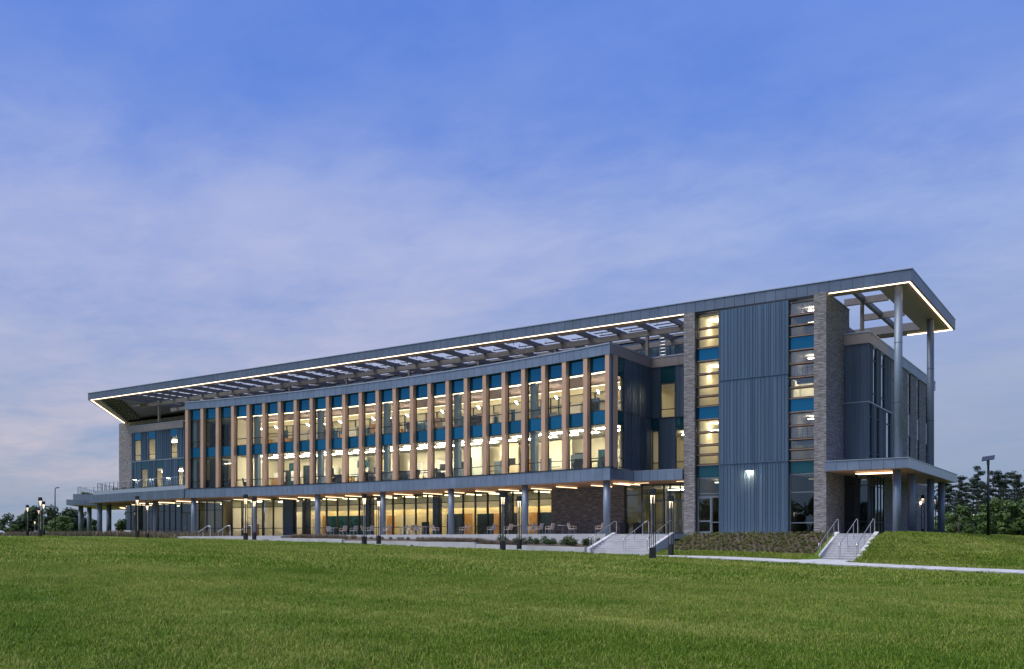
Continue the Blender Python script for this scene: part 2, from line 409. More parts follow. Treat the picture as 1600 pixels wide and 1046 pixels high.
# concrete walk in front of the walls, with a spur to each stair
p = MB()
pu = axis([(-38, 120, 1.5)])
def strip(us_, v0, v1, dz=.06):
    for a, b in zip(us_, us_[1:]):
        f0 = (lambda q: v0(q)) if callable(v0) else (lambda q: v0); f1 = (lambda q: v1(q)) if callable(v1) else (lambda q: v1)
        za, zb = lawn_z(a) - dip(a) + dz, lawn_z(b) - dip(b) + dz; b = b - .03
        p.hexa([(a, f0(a), za - .3), (b, f0(b), zb - .3), (b, f1(b), zb - .3), (a, f1(a), za - .3), (a, f0(a), za), (b, f0(b), zb), (b, f1(b), zb), (a, f1(a), za)])
strip(pu, lambda u: -13.7 - .9 * sstep(0, 16, u), lambda u: -11.3 + 1.2 * sstep(-4, 8, u))
strip(axis([(2.7, 7.9, 1.3)]), -10.1, -8.45, .055); strip(axis([(17.9, 20.8, 1.45)]), -10.1, -6.2, .055)
path = part('path', p, concp); tag(path, 'pale concrete walk running along the lawn in front of the building', kind='structure')

# terrace slab and its front wall, long planter walls
t_ = MB(); pts = [(-36, -5.0), (7.75, -5.0), (7.75, -2.25), (20.7, -2.25), (20.7, 24), (-72, 24), (-90, 12), (-80, 1.5), (-60, -2.5), (-36, -3)]
t_.prism(pts, -.35, 0.0)
terr = part('terrace', t_, paver); tag(terr, 'paved terrace under the building overhang', kind='structure')
def wall_thing(us_, v0, v1, ztop, depth, label, joints=3.0):
    root = empty('retaining_wall', (us_[0], v0, 0)); tag(root, label, 'wall')
    x = us_[0]; n = max(1, round((us_[1] - us_[0]) / joints)); w = (us_[1] - us_[0]) / n
    for k in range(n):
        a, b = x + k * w + .006, x + (k + 1) * w - .006
        za, zb = (ztop(q) if callable(ztop) else ztop for q in (a, b))
        m = MB().hexa([(a - x, 0, za - depth), (b - x, 0, zb - depth), (b - x, v1 - v0, zb - depth), (a - x, v1 - v0, za - depth), (a - x, 0, za), (b - x, 0, zb), (b - x, v1 - v0, zb), (a - x, v1 - v0, za)])
        part('wall_panel', m, conc, root)
    return root
wall_thing((-29, 2.55), -5.42, -5.02, .035, 1.7, 'long upper concrete terrace wall behind the planting beds')
wall_thing((-43.6, -20.95), -8.7, -8.35, lambda u: lin([(-43.6, -.08), (-20.9, -.33)], u), 1.3, 'longest low concrete planter wall with a sloping top, left of the central lamps')
wall_thing((-20.9, -6.95), -8.6, -8.25, lambda u: lin([(-20.9, -.475), (-6.9, -.595)], u), 1.3, 'middle low concrete planter wall below the tan grasses')
wall_thing((-6.9, 2.65), -8.62, -8.27, lambda u: lin([(-6.9, -.735), (2.65, -.93)], u), 1.2, 'right-hand low concrete planter wall below the green shrubs, ending at the left stair')
tl_ = part('terrace_step', MB().prism([(-43.5, -8.34), (-29, -8.34), (-29, -4.9), (-36, -4.9), (-36, -3), (-43.5, -3)], -.5, -.06), paver); tag(tl_, 'lower paved strip at the left end of the terrace', kind='structure')
def bz(u): return lin([(-29, -.24), (-21, -.33), (-20.9, -.50), (-7, -.62), (-6.9, -.76), (2.7, -.95)], u)
bed = MB(); be = axis([(-28.9, 2.6, 3.3)])
for a, b in zip(be, be[1:]):
    bed.hexa([(a, -8.3, bz(a) - .5), (b, -8.3, bz(b) - .5), (b, -5.4, bz(b) - .2), (a, -5.4, bz(a) - .2), (a, -8.3, bz(a)), (b, -8.3, bz(b)), (b, -5.4, bz(b) + .22), (a, -5.4, bz(a) + .22)])
bedo = part('planting_bed', bed, mulch); tag(bedo, 'dark mulch bed between the terrace wall and the planter walls', kind='structure')
bk = MB()
bu = axis([(7.95, 17.9, .45)]); bv = axis([(-6.95, -2.4, .35)]); nb = len(bu)
for v in bv:
    for u in bu: bk.v.append((u, v, ground_z(u, v) + .05 + .05 * mnoise.noise(Vector((u * 1.5, v * 1.5, 0)))))
for j in range(len(bv) - 1):
    for i in range(nb - 1): bk.f.append((j * nb + i, j * nb + i + 1, (j + 1) * nb + i + 1, (j + 1) * nb + i))
bank = part('mulched_bank', bk, mulch, smooth=True); tag(bank, 'mulched slope below the tower between the two stairs', kind='structure')

# ------------------------------------------------------------------ THE BUILDING
B = empty('academic_building'); tag(B, 'long three-storey glass and metal academic building with a cantilevered roof', 'building')
F2, SB, F3, TG, PB, PT = 5.42, 8.95, 9.98, 13.22, 14.36, 15.26     # floor 2, spandrel bottom, floor 3, top glass, parapet bottom/top
FB = 4.35                                                            # underside of the overhang
S0, S1 = -27.65, 27.25
FP = 2.264                                                           # fin pitch
# --- metal bands of the curved front: panels three to a bay
pw = FP / 3
npan = 73
pm1 = MB().box(-pw / 2 + .012, pw / 2 - .012, 0, .12, PB, PT - .10).mesh('parapet_panel', zinc)
pm2 = MB().box(-pw / 2 + .012, pw / 2 - .012, 0, .12, FB, F2 - .06).mesh('fascia_panel', zinc)
for k in range(npan):
    s = S0 + (k + .5) * (S1 - S0) / npan
    x, y = arc(s); put('parapet_panel', pm1, B, (x, y, 0), arz(s)); put('fascia_panel', pm2, B, (x, y, 0), arz(s))
part('parapet_coping', arcbox(MB(), S0, S1, -.05, .45, PT - .10, PT), cap, B)
part('parapet_backing', arcbox(MB(), S0, S1 - .1, .13, .4, PB - .02, PT - .12), mull, B)
part('fascia_backing', arcbox(MB(), S0, S1 - .1, .13, .6, FB + .02, F2 - .03), mull, B)
part('sill_flashing', arcbox(MB(), S0, S1, -.04, .5, F2 - .06, F2), mull, B)
# --- fins
fm = MB().box(-.21, .21, .03, .46, F2, PB).mesh('fin', finm)
for k in range(25):
    s = S0 + .25 + k * FP; x, y = arc(s); put('fin', fm, B, (x, y, 0), arz(s))
fin_gap = MB().box(-.02, .02, 0, .05, 0, 1)
# --- bays: window (frame, pane) on two floors, spandrel panels
bw = FP - .42
def window_mesh(z0, z1, zt):
    m = MB(); h = bw / 2
    for a, b in ((-h, -h + .05), (h - .05, h)): m.box(a, b, .42, .52, z0, z1)
    m.box(-h + .05, h - .05, .42, .52, z0, z0 + .06); m.box(-h + .05, h - .05, .42, .52, z1 - .06, z1)
    m.box(-h + .05, h - .05, .41, .51, zt - .035, zt + .035)
    return m
wmA = window_mesh(F2, SB, 6.19).mesh('window', mull); wmB = window_mesh(F3, TG, 10.72).mesh('window', mull)
def pane_mesh(w, y, z0, z1, mat):
    return MB().quad((-w / 2, y, z0), (w / 2, y, z0), (w / 2, y, z1), (-w / 2, y, z1)).mesh('pane', mat)
paA = pane_mesh(bw - .1, .47, F2 + .06, SB - .06, glass); paB = pane_mesh(bw - .1, .47, F3 + .06, TG - .06, glass)
spA = MB().box(-bw / 2, bw / 2, .43, .50, SB + .005, F3 - .005).mesh('spandrel_panel', spandm)
spB = MB().box(-bw / 2, bw / 2, .43, .50, TG + .005, PB - .01).mesh('spandrel_panel', spandm)
for k in range(24):
    s = S0 + .25 + (k + .5) * FP; x, y = arc(s); rz = arz(s)
    for wm, pm in ((wmA, paA), (wmB, paB)):
        w = put('window', wm, B, (x, y, 0), rz); put('pane', pm, w)
    put('spandrel_panel', spA, B, (x, y, 0), rz); put('spandrel_panel', spB, B, (x, y, 0), rz)
# corner post of the front, and the return at u = 0
part('corner_post', MB().box(-.16, .02, .12, .42, F2, PB), ribm, B)
part('fin', MB().box(-.25, .06, .44, 1.15, F2, PB), finm, B)
def uwall(u0, v0, v1, z0, z1, mat, name, pitch=.24, parent=None, side=1, th=.15):
    """ribbed wall facing +u (side=1) between v0 and v1"""
    m = MB().box(u0 - th, u0, v0, v1, z0, z1); v = v0 + .06
    while v < v1 - .03:
        m.box(u0 - .002, u0 + .035, v - .018, v + .018, z0, z1); v += pitch * random.choice((.62, 1, 1.35))
    return part(name, m, mat, parent or B)
def vwall(v0, u0, u1, z0, z1, mat, name, pitch=.24, parent=None, th=.15):
    """ribbed wall facing -v between u0 and u1"""
    m = MB().box(u0, u1, v0, v0 + th, z0, z1); u = u0 + .06
    while u < u1 - .03:
        m.box(u - .018, u + .018, v0 - .04, v0 + .002, z0, z1); u += pitch * random.choice((.62, 1, 1.35))
    return part(name, m, mat, parent or B)
def win_u(u, v0, v1, z0, z1, bars=(), mat=glass, name='window'):
    m = MB().box(u - .1, u, v0, v0 + .06, z0, z1).box(u - .1, u, v1 - .06, v1, z0, z1).box(u - .1, u, v0 + .06, v1 - .06, z0, z0 + .06).box(u - .1, u, v0 + .06, v1 - .06, z1 - .06, z1)
    for b in bars: m.box(u - .1, u + .01, v0 + .06, v1 - .06, b - .03, b + .03)
    w = part(name, m, mull, B); part('pane', MB().quad((u - .05, v0 + .05, z0 + .05), (u - .05, v1 - .05, z0 + .05), (u - .05, v1 - .05, z1 - .05), (u - .05, v0 + .05, z1 - .05)), mat, w); return w
def win_v(v, u0, u1, z0, z1, bars=(), mat=glass, name='window', fm_=None, posts=()):
    m = MB().box(u0, u0 + .06, v, v + .1, z0, z1).box(u1 - .06, u1, v, v + .1, z0, z1).box(u0 + .06, u1 - .06, v, v + .1, z0, z0 + .06).box(u0 + .06, u1 - .06, v, v + .1, z1 - .06, z1)
    for b in bars: m.box(u0 + .06, u1 - .06, v - .01, v + .1, b - .03, b + .03)
    for q in posts: m.box(q - .03, q + .03, v - .005, v + .105, z0 + .06, z1 - .06)
    w = part(name, m, fm_ or mull, B); part('pane', MB().quad((u0 + .05, v + .05, z0 + .05), (u1 - .05, v + .05, z0 + .05), (u1 - .05, v + .05, z1 - .05), (u0 + .05, v + .05, z1 - .05)), mat, w); return w
def span_v(v, u0, u1, z0, z1, mat=spandm): return part('spandrel_panel', MB().box(u0, u1, v + .01, v + .09, z0, z1), mat, B)
for z0, z1, tr in ((F2, SB, 6.19), (F3, TG - .4, 10.72)): win_u(0, 1.2, 2.34, z0, z1, (tr,))
for z0, z1 in ((SB, F3), (TG - .4, PB)): part('spandrel_panel', MB().box(-.09, -.02, 1.2, 2.34, z0 + .005, z1 - .005), spandg, B)
uwall(0, 2.35, 7.4, F2, F3 - .03, ribd, 'ribbed_wall'); uwall(0, 2.35, 7.4, F3 + .03, PB, ribd, 'ribbed_wall')
part('joint_trim', MB().box(-.1, .03, 2.35, 7.4, F3 - .03, F3 + .03), mull, B)
# parapet of the return and the recess
part('parapet_panel', MB().box(-.12, .06, .12, 7.3, PB, PT - .1), champ, B)
part('parapet_coping', MB().box(-.3, .10, .45, 7.24, PT - .1, PT), cap, B)
for k in range(4):
    a = .06 + k * 1.236; part('parapet_panel', MB().box(a + (.0 if k == 0 else .01), a + 1.226, 7.3, 7.42, PB, PT - .1), champ, B)
part('parapet_coping', MB().box(-.3, 5.0, 7.25, 7.7, PT - .1, PT), cap, B)
# recess wall v = 7.4
Vr = 7.45
vwall(Vr, 0, .82, F3 + .03, PB, ribd, 'ribbed_wall'); vwall(Vr, 2.2, 5.0, F3 + .03, PB, ribd, 'ribbed_wall')
win_v(Vr, .84, 2.18, F3, 12.9, (10.72,)); span_v(Vr, .84, 2.18, 12.92, PB, spandg)
part('joint_trim', MB().box(0, 5, Vr - .03, Vr + .1, F3 - .03, F3 + .03), mull, B)
win_v(Vr, .03, .68, F2, SB, (6.19,)); span_v(Vr, .03, .68, SB + .01, F3 - .03, spandg)
vwall(Vr, .70, 2.2, F2, F3 - .03, ribd, 'ribbed_wall')
win_v(Vr, 2.22, 3.1, F2, SB, (6.19,)); span_v(Vr, 2.22, 3.1, SB + .01, F3 - .03, spandg)
vwall(Vr, 3.12, 5.0, F2, F3 - .03, ribd, 'ribbed_wall')
# --- entrance canopy between the overhang and the tower
for k in range(6):
    a = .75 + k * .71; part('fascia_panel', MB().box(a + .012, a + .698, 2.6, 2.72, FB, 5.16), zinc, B)
cv = [(0, .1), (.12, .9), (.35, 1.75), (.74, 2.6)]
fm_ = MB()
for (a, b), (c, d) in zip(cv, cv[1:]): fm_.hexa([(a, b, FB), (c, d, FB), (c - .12, d + .03, FB), (a - .12, b, FB), (a, b, F2 - .06), (c, d, 5.16), (c - .12, d + .03, 5.16), (a - .12, b, F2 - .06)])
part('fascia_return', fm_, zincd, B)
part('canopy_roof', MB().prism([(-.1, 2.4), (.74, 2.62), (5.0, 2.62), (5.0, 7.4), (-.1, 7.4)], 5.10, 5.19), cap, B)
# --- soffit of the overhang and of the entrance
sf = MB(); arcbox(sf, S0, S1 - .05, .15, 7.0, FB, FB + .05); part('soffit', sf, soff, B)
part('soffit', MB().prism([(.0, .2), (.7, 2.72), (5.0, 2.72), (5.0, 7.4), (-.3, 7.4)], FB - .004, FB + .04), soff, B)
# --- columns in front
cm = MB().tube([(0, 0, 0), (0, 0, FB)], .29, 24).mesh('column', colm, True)
for s in (-26.95, -18.0, -8.95, -.02, 8.78, 17.6, 26.42):
    x, y = arc(s, .65); put('column', cm, B, (x, y, 0))
# --- soffit lights
lm = MB().box(-.04, .04, 0, 2.9, FB - .14, FB - .10).mesh('soffit_light', soflight)
for k in range(17):
    s = 26.6 - k * 3.3 - .5
    if s < S0 + 1: break
    x, y = arc(s, 2.6 + .6 * (k % 2)); put('soffit_light', lm, B, (x, y, 0), arz(s))
put('soffit_light', lm, B, (-1.1, 2.6, 0), 0)
# --- ground-floor curtain wall, 7 m behind the front
OG = 7.0
gw = 1.5
gm_ = MB(); h = gw / 2
gm_.box(-h, -h + .10, -.06, .16, 0, FB - .001); gm_.box(-h + .10, h, .02, .1, 0, .08); gm_.box(-h + .10, h, .02, .1, FB - .08, FB - .001)
for z in (.95, 3.45): gm_.box(-h + .10, h, .01, .11, z - .035, z + .035)
gmm = gm_.mesh('window', mull)
gp = MB().quad((-h + .07, .06, .08), (h, .06, .08), (h, .06, 3.44), (-h + .07, .06, 3.44)).mesh('pane', glass)
gp2 = MB().quad((-h + .07, .06, 3.46), (h, .06, 3.46), (h, .06, FB - .08), (-h + .07, .06, FB - .08)).mesh('pane', glass_mat('dimmed_transom_glass', (.42, .46, .38), base=.07))  # upper panes tinted darker to paint in the dim ceiling zone behind
sG0, sG1 = -27.2, 15.5
ng = round((sG1 - sG0) / gw)
for k in range(ng):
    s = sG0 + (k + .5) * (sG1 - sG0) / ng
    x, y = arc(s, OG); rz = arz(s)
    if k in (5,):
        part('wall_pier', MB().box(-h, h, -.1, .6, 0, FB - .001), simple_pier if False else ribd, B, (x, y, 0), rz); continue
    w = put('window', gmm, B, (x, y, 0), rz); put('pane', gp, w); put('pane', gp2, w)
# brick wall right of the glazing
bwm = MB(); arcbox(bwm, 15.55, 23.45, OG - .05, OG + .35, 0, FB - .002); part('brick_wall', bwm, brickm, B)
# entrance glazing with two pairs of doors
ev = 7.6
def door(u0, u1, v, zt, hinge=1):
    d = MB().box(u0, u0 + .1, v, v + .07, 0, zt).box(u1 - .1, u1, v, v + .07, 0, zt).box(u0 + .1, u1 - .1, v, v + .07, zt - .1, zt).box(u0 + .1, u1 - .1, v, v + .07, 0, .25).box(u0 + .1, u1 - .1, v, v + .07, 1.0, 1.1)
    o = part('door', d, framem, B)
    part('pane', MB().quad((u0 + .1, v + .035, .25), (u1 - .1, v + .035, .25), (u1 - .1, v + .035, zt - .1), (u0 + .1, v + .035, zt - .1)), glassd, o)
    hx = u1 - .05 if hinge > 0 else u0 + .05
    part('handle', MB().bar((hx, v - .06, .85), (hx, v - .06, 1.35), .03, .03), steel, o)
win_v(ev, -2.6, -1.0, 0, FB - .01, (.95, 3.5), glassd)
win_v(ev, -.98, 1.05, 2.98, FB - .01, (3.6,), glassd, posts=(.03,)); door(-.95, .02, ev, 2.95, 1); door(.04, 1.01, ev, 2.95, -1)
win_v(ev, 1.07, 1.6, 0, FB - .01, (.95, 2.98, 3.6), glassd)
win_v(ev, 1.62, 3.5, 2.98, FB - .01, (3.6,), glassd, posts=(2.56,)); door(1.64, 2.55, ev, 2.95, 1); door(2.57, 3.48, ev, 2.95, -1)
win_v(ev, 3.52, 5.0, 0, FB - .01, (.95, 2.98), glassd)
part('recessed_lamp', MB().box(-.4, .9, 5.0, 5.08, FB - .02, FB), soflight, B); part('recessed_lamp', MB().box(3.6, 4.7, 4.6, 4.68, FB - .02, FB), soflight, B)
part('door_frame', MB().box(-1.0, -.95, ev - .03, ev + .12, 0, 2.97).box(1.01, 1.06, ev - .03, ev + .12, 0, 2.97).box(1.59, 1.64, ev - .03, ev + .12, 0, 2.97).box(3.48, 3.53, ev - .03, ev + .12, 0, 2.97).box(-.95, 1.01, ev - .03, ev - .001, 2.95, 3.02).box(1.64, 3.48, ev - .03, ev - .001, 2.95, 3.02), framem, B)

# --- the tower, v = 3
Vt = 3.0; ZT = 17.40
part('brick_pier', MB().box(5.03, 5.94, 2.8, 7.4, -.1, ZT), brickm, B)
part('brick_pier', MB().box(15.15, 16.02, 2.8, 7.6, -.1, ZT), brickm, B)
part('brick_wall', MB().box(15.2, 16.0, 7.6, 9.2, -.1, ZT), brickm, B)
part('pier_coping', MB().box(15.12, 16.06, 4.0, 9.22, ZT, ZT + .06), cap, B)
J1, J2 = 5.42, 11.86
for z0, z1 in ((-.02, J1 - .03), (J1 + .03, J2 - .03), (J2 + .03, ZT - .15)):
    vwall(Vt, 7.86, 13.22, z0, z1, ribm, 'ribbed_wall', .235)
part('joint_trim', MB().box(7.86, 13.22, Vt - .07, Vt + .05, J1 - .03, J1 + .03), ribm, B)
part('joint_trim', MB().box(7.86, 13.22, Vt - .07, Vt + .05, J2 - .03, J2 + .03), ribm, B)
part('head_trim', MB().box(5.95, 15.14, Vt + .02, Vt + .12, ZT - .15, ZT - .02), mull, B)
base = 5.43
def tower_strip(u0, u1, dark):
    vs_ = Vt + .25
    zz = []
    for f in range(3):
        b = base + f * 4.565
        zz += [(b, b + .80, 'g'), (b + .80, b + 1.55, 'g'), (b + 1.55, b + 2.55, 'g'), (b + 2.55, b + 3.55, 'g')]
        if f < 2: zz.append((b + 3.55, b + 4.565, 's'))
    zz = [z for z in zz if z[0] < ZT - .3]
    for z0, z1, k in zz:
        z1 = min(z1, ZT - .2)
        if k == 's': span_v(vs_, u0, u1, z0 + .04, z1 - .04)
        else: win_v(vs_, u0, u1, z0 + .04, z1 - .04, (), glassr if dark else glass)
        part('ledge', MB().box(u0 - .02, u1 + .02, vs_ - .16, vs_ + .06, z0 - .030, z0 + .030), ledgem, B)
    part('jamb', MB().box(u0 - .05, u0 - .002, Vt, vs_ + .2, -.02, ZT - .15), mull, B); part('jamb', MB().box(u1 + .002, u1 + .03, Vt, vs_ + .2, -.02, ZT - .15), mull, B)
    span_v(vs_, u0, u1, 4.5, 5.38, spandg)
tower_strip(5.99, 7.82, False); tower_strip(13.26, 15.12, True)
for b in (17.1,): pass
# base of the strips: a door on the left, dark glass on the right
win_v(Vt + .25, 5.99, 7.82, 2.95, 4.46, (3.2,), glassd, fm_=framem); win_v(Vt + .25, 7.15, 7.82, 0, 2.93, (.95,), glassd, fm_=framem); door(5.99, 7.13, Vt + .25, 2.93, 1)
win_v(Vt + .25, 13.26, 15.12, -.02, 4.46, (.84, 3.09), glassd, fm_=framem)
# wall lamp on the tower
def wall_lamp(x, y, z, lens=None):
    a = part('wall_lamp', MB().box(x - .17, x + .17, y - .32, y - .02, z, z + .10), framem, B)
    part('lens', MB().box(x - .14, x + .14, y - .30, y - .10, z - .025, z - .002), lens or wallglow, a)
wall_lamp(10.3, Vt - .02, 4.78)

# --- right wing
part('parapet_panel', MB().box(16.03, 17.9, 7.5, 7.62, PB, PT - .1), champ, B)
for k in range(26):
    part('parapet_panel', MB().box(17.78, 17.9, 7.63 + k * 1.02, 7.62 + (k + 1) * 1.02, PB, PT - .1), zinc if k > 5 else champ, B)
part('parapet_coping', MB().box(16.0, 17.94, 7.46, 7.9, PT - .1, PT).box(17.5, 17.94, 7.9, 34.2, PT - .1, PT), cap, B)
vwall(7.62, 16.03, 17.8, J1, F3 - .03, ribd, 'ribbed_wall'); vwall(7.62, 16.03, 17.8, F3 + .03, PB, ribd, 'ribbed_wall')
part('joint_trim', MB().box(16.03, 17.84, 7.58, 7.75, F3 - .03, F3 + .03).box(17.76, 17.84, 7.75, 15.4, F3 - .03, F3 + .03), cap, B)
def side_windows(z0, z1, wins, v0, v1, mat, name, wall_kind, sp=None):
    v = v0
    for a, b in wins + [(v1, None)]:
        if a - v > .02:
            if wall_kind == 'rib': uwall(17.8, v, a, z0, z1, mat, name, .3)
            else: part(name, MB().box(17.6, 17.8, v, a, z0, z1), mat, B)
        if b is None: break
        za, zb = z0, z1
        if sp:
            part('spandrel_panel', MB().box(17.66, 17.72, a, b, z0, z0 + sp), cap, B); za = z0 + sp + .01
        win_u(17.76, a, b, za, zb, (za + .8, zb - 1.0), glassr); v = b
        if wall_kind == 'rib': part('pale_pane_backing', MB().box(17.58, 17.60, a, b, za, zb), ceilm, B)  # pale panel added behind the glass to brighten these panes
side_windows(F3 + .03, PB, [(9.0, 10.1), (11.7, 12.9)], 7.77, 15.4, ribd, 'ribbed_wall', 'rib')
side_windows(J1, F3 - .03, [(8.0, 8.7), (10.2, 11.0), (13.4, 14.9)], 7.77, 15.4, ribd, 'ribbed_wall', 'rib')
bwins = [(17.6, 18.7), (21.7, 22.8), (25.6, 26.7), (29.8, 30.8)]
side_windows(F3 - 1.2, PB, bwins, 15.4, 34.0, brickm, 'brick_wall', 'brick', 1.9)
side_windows(J1, F3 - 1.21, bwins, 15.4, 34.0, brickm, 'brick_wall', 'brick')
# ground floor of the right wing: glazing facing the stair, then the side
vwall(7.62, 16.03, 16.05, 0, J1, ribd, 'ribbed_wall')
for a, b in ((16.05, 16.9), (16.92, 17.78)): win_v(7.62, a, b, 0, 4.6, (.95, 3.7), glassd)
for k in range(5): win_u(17.8, 7.72 + k * 1.0, 8.70 + k * 1.0, 0, 4.6, (3.7, .95), glassr)
part('brick_wall', MB().box(17.4, 17.8, 12.75, 24.0, -.1, 4.7), brickm, B)
win_u(17.8, 24.02, 25.2, 0, 4.0, (2.4,), glassd); part('brick_wall', MB().box(17.4, 17.8, 25.22, 34, -.1, 4.7), brickm, B)
part('floor_band', MB().box(16.03, 17.78, 7.66, 7.8, 4.6, J1 - .002).box(17.5, 17.78, 7.8, 34, 4.7, J1 - .002), champ, B)
part('wall_sconce', MB().box(17.8, 17.95, 27.0, 27.2, 2.9, 3.1), emit('sconce_glow', (1, .9, .7), 12), B)
part('rear_wall', MB().box(-70, 17.6, 33.6, 34, 0, PT - .2), brickm, B)
# --- right canopy
CZ0, CZ1 = 4.50, 5.22
for k in range(7):
    a = 16.03 + k * .796; part('fascia_panel', MB().box(a + .01, a + .786, 2.4, 2.52, CZ0, CZ1 - .05), zinc, B)
for k in range(25):
    a = 2.41 + k * .80; part('fascia_panel', MB().box(21.49, 21.61, a + .002 if k == 0 else a + .008, a + .792, CZ0, CZ1 - .05), cap, B)
part('canopy_roof', MB().box(16.03, 21.66, 2.35, 22.5, CZ1 - .05, CZ1), cap, B)
part('soffit', MB().box(16.03, 21.48, 2.53, 22.4, CZ0 + .002, CZ0 + .05), soff, B)
for v in (4.6, 5.3): part('soffit_light', MB().box(17.6, 20.4, v, v + .09, CZ0 - .15, CZ0 - .09), soflight, B)
for v in (3.7, 8.7, 16.2, 21.0): part('column', MB().tube([(20.6, v, -.2), (20.6, v, CZ0)], .27, 24), colm, B, smooth=True)
for v in (4.2, 16.1):
    part('column', MB().tube([(20.6, v, CZ1 + .0), (20.6, v, 17.42)], .27, 24), colm, B, smooth=True)
    for z in (9.2, 13.4): part('column_joint', MB().tube([(20.6, v, z), (20.6, v, z + .03)], .276, 24), mull, B)

# --- the big roof
RF = [(21.65, 3.36), (-75.6, .59)]
RZ0, RZ1 = 17.41, 18.30
def rfv(u): return .59 + (u + 75.6) * (3.36 - .59) / 97.25
n = 124; w = 97.25 / n; rot = math.atan2(3.36 - .59, 97.25)
rpm = MB().box(-w / 2 + .012, w / 2 - .012, 0, .12, RZ0, RZ1 - .06).mesh('roof_panel', zincd)
for k in range(n):
    u = -75.6 + (k + .5) * w; put('roof_panel', rpm, B, (u, rfv(u), 0), rot)
for k in range(22):
    a = 3.38 + k * .806; part('roof_panel', MB().box(21.55, 21.67, a + .008, a + .798, RZ0, RZ1 - .06), zincd, B)
outl = [(21.7, 3.30), (21.7, 21.15), (-98, 21.15), (-93.2, 16.4), (-75.65, .53)]
def ring(outer, inner, z0, z1):
    m = MB(); n = len(outer)
    for k in range(n):
        j = (k + 1) % n
        m.prism([outer[k], outer[j], inner[j], inner[k]], z0, z1)
    return m
inn = [(19.3, 4.75), (19.3, 19.8), (-92.5, 19.8), (-91.6, 16.3), (-74.7, 1.7)]
part('roof_coping', ring(outl, [(21.4, 3.7), (21.4, 20.8), (-96.5, 20.8), (-92.6, 16.3), (-75.3, .95)], RZ1 - .06, RZ1), cap, B)
inset = [(21.54, 3.49), (21.54, 21.0), (-97.5, 21.0), (-92.9, 16.4), (-75.5, .75)]
part('roof_soffit', ring(inset, inn, RZ0 + .03, RZ0 + .10), soffd, B)
part('roof_back_fascia', MB().box(-97.4, 21.5, 20.95, 21.05, RZ0, RZ1 - .06).prism([(-93.0, 16.4), (-75.6, .62), (-75.5, .75), (-92.9, 16.55)], RZ0, RZ1 - .06), zincd, B)
# solid inner edge and the roof deck over the plant room
part('inner_fascia', ring([(19.3, 4.75), (19.3, 19.8), (-92.5, 19.8), (-91.6, 16.3), (-74.7, 1.7)], [(19.2, 4.85), (19.2, 19.7), (-92.4, 19.7), (-91.5, 16.3), (-74.6, 1.8)], RZ0 + .1, RZ1 - .1), beamm, B)
part('roof_deck', MB().prism([(12, 12.2), (12, 19.7), (-92.3, 19.7), (-91.5, 16.35), (-80.2, 9.2), (-73, 12.2)], RZ1 - .3, RZ1 - .08), beamm, B)
part('roof_deck', MB().prism([(-74.6, 1.9), (-91.4, 16.2), (-80.2, 9.1), (-72.6, 8.6), (-72.4, 2.1)], RZ1 - .31, RZ1 - .09), beamm, B)
for k in range(11):
    a, b = -75.4 - k * 1.42, 2.7 + k * 1.22
    for q in range(4): part('baffle', MB().box(a + q * .8, a + q * .8 + .55, b, b + .1, RZ0 + .02, RZ1 - .31), beamm, B)
def led_run(pts):
    m = MB()
    for a, b in zip(pts, pts[1:]): m.bar(a, b, .065, .065)
    return m
for run in ([(21.44, 3.56, RZ0), (16.05, 3.4, RZ0)], [(5.0, rfv(5) + .15, RZ0), (-75.3, rfv(-75.3) + .22, RZ0)], [(-75.35, .85, RZ0), (-92.7, 16.35, RZ0)], [(21.44, 3.62, RZ0), (21.44, 20.9, RZ0)], [(21.4, 20.93, RZ0), (17.9, 20.93, RZ0)]):
    part('led_strip', led_run(run), led, B)
# trellis: cross beams, long beams, posts, louvre blades
xb = [u for u in [(-72.5 + 2.9 * k) for k in range(33)] if u < 18.8 and not (5.2 < u < 15.9)]
for u in xb:
    v0 = rfv(u) + 1.4
    hw_ = .14
    part('cross_beam', MB().box(u - hw_, u + hw_, v0, 12.3 if u < 12 else 19.7, RZ0 + .12, RZ0 + .50), beamm, B)
for v in (7.0, 11.6): part('long_beam', MB().box(-74, 5.0, v - .16, v + .16, RZ0 - .35, RZ0 + .115), beamm, B)
for v in (7.6, 13.2): part('long_beam', MB().box(16.05, 19.2, v - .14, v + .14, RZ0 - .05, RZ0 + .45), beamm, B)
blade = {}
for a, b in zip(xb, xb[1:]):
    if b - a > 3.2: continue
    ml = MB()
    if b < 6:
        v = rfv(a) + 1.9
        while v < 11.3:
            if abs(v - 7.0) > .35: ml.box(a + .15, b - .15, v - .13, v + .13, RZ0 + .62, RZ0 + .66)
            if random.random() < .5: ml.box(a + .9, a + .93, v - .03, v + .03, RZ0 + .40, RZ0 + .62)
            v += .98
    else:
        for v in (8.3, 9.2, 10.1): ml.box(a + .15, b - 1.0, v, v + .3, RZ0 + .62, RZ0 + .66)
    if ml.f: part('louvre_bank', ml, mull if a < -60 else beamm, B)
for s in (-26.95, -18.0, -8.95, -.02, 8.78, 17.6): 
    x, y = arc(s, .6); part('roof_post', MB().box(x - .12, x + .12, 6.88, 7.12, PT - .4, RZ0 - .36), beamm, B)
part('roof_post', MB().box(-.32, -.08, 6.88, 7.12, PT - .4, RZ0 - .36), beamm, B)
part('roof_post', MB().tube([(17.2, 8.2, PT - .1), (17.2, 8.2, RZ0 + .1)], .15, 12), beamm, B)
for u in (-70, -63.5): part('roof_post', MB().box(u - .12, u + .12, 6.88, 7.12, PT - .4, RZ0 - .36), beamm, B)
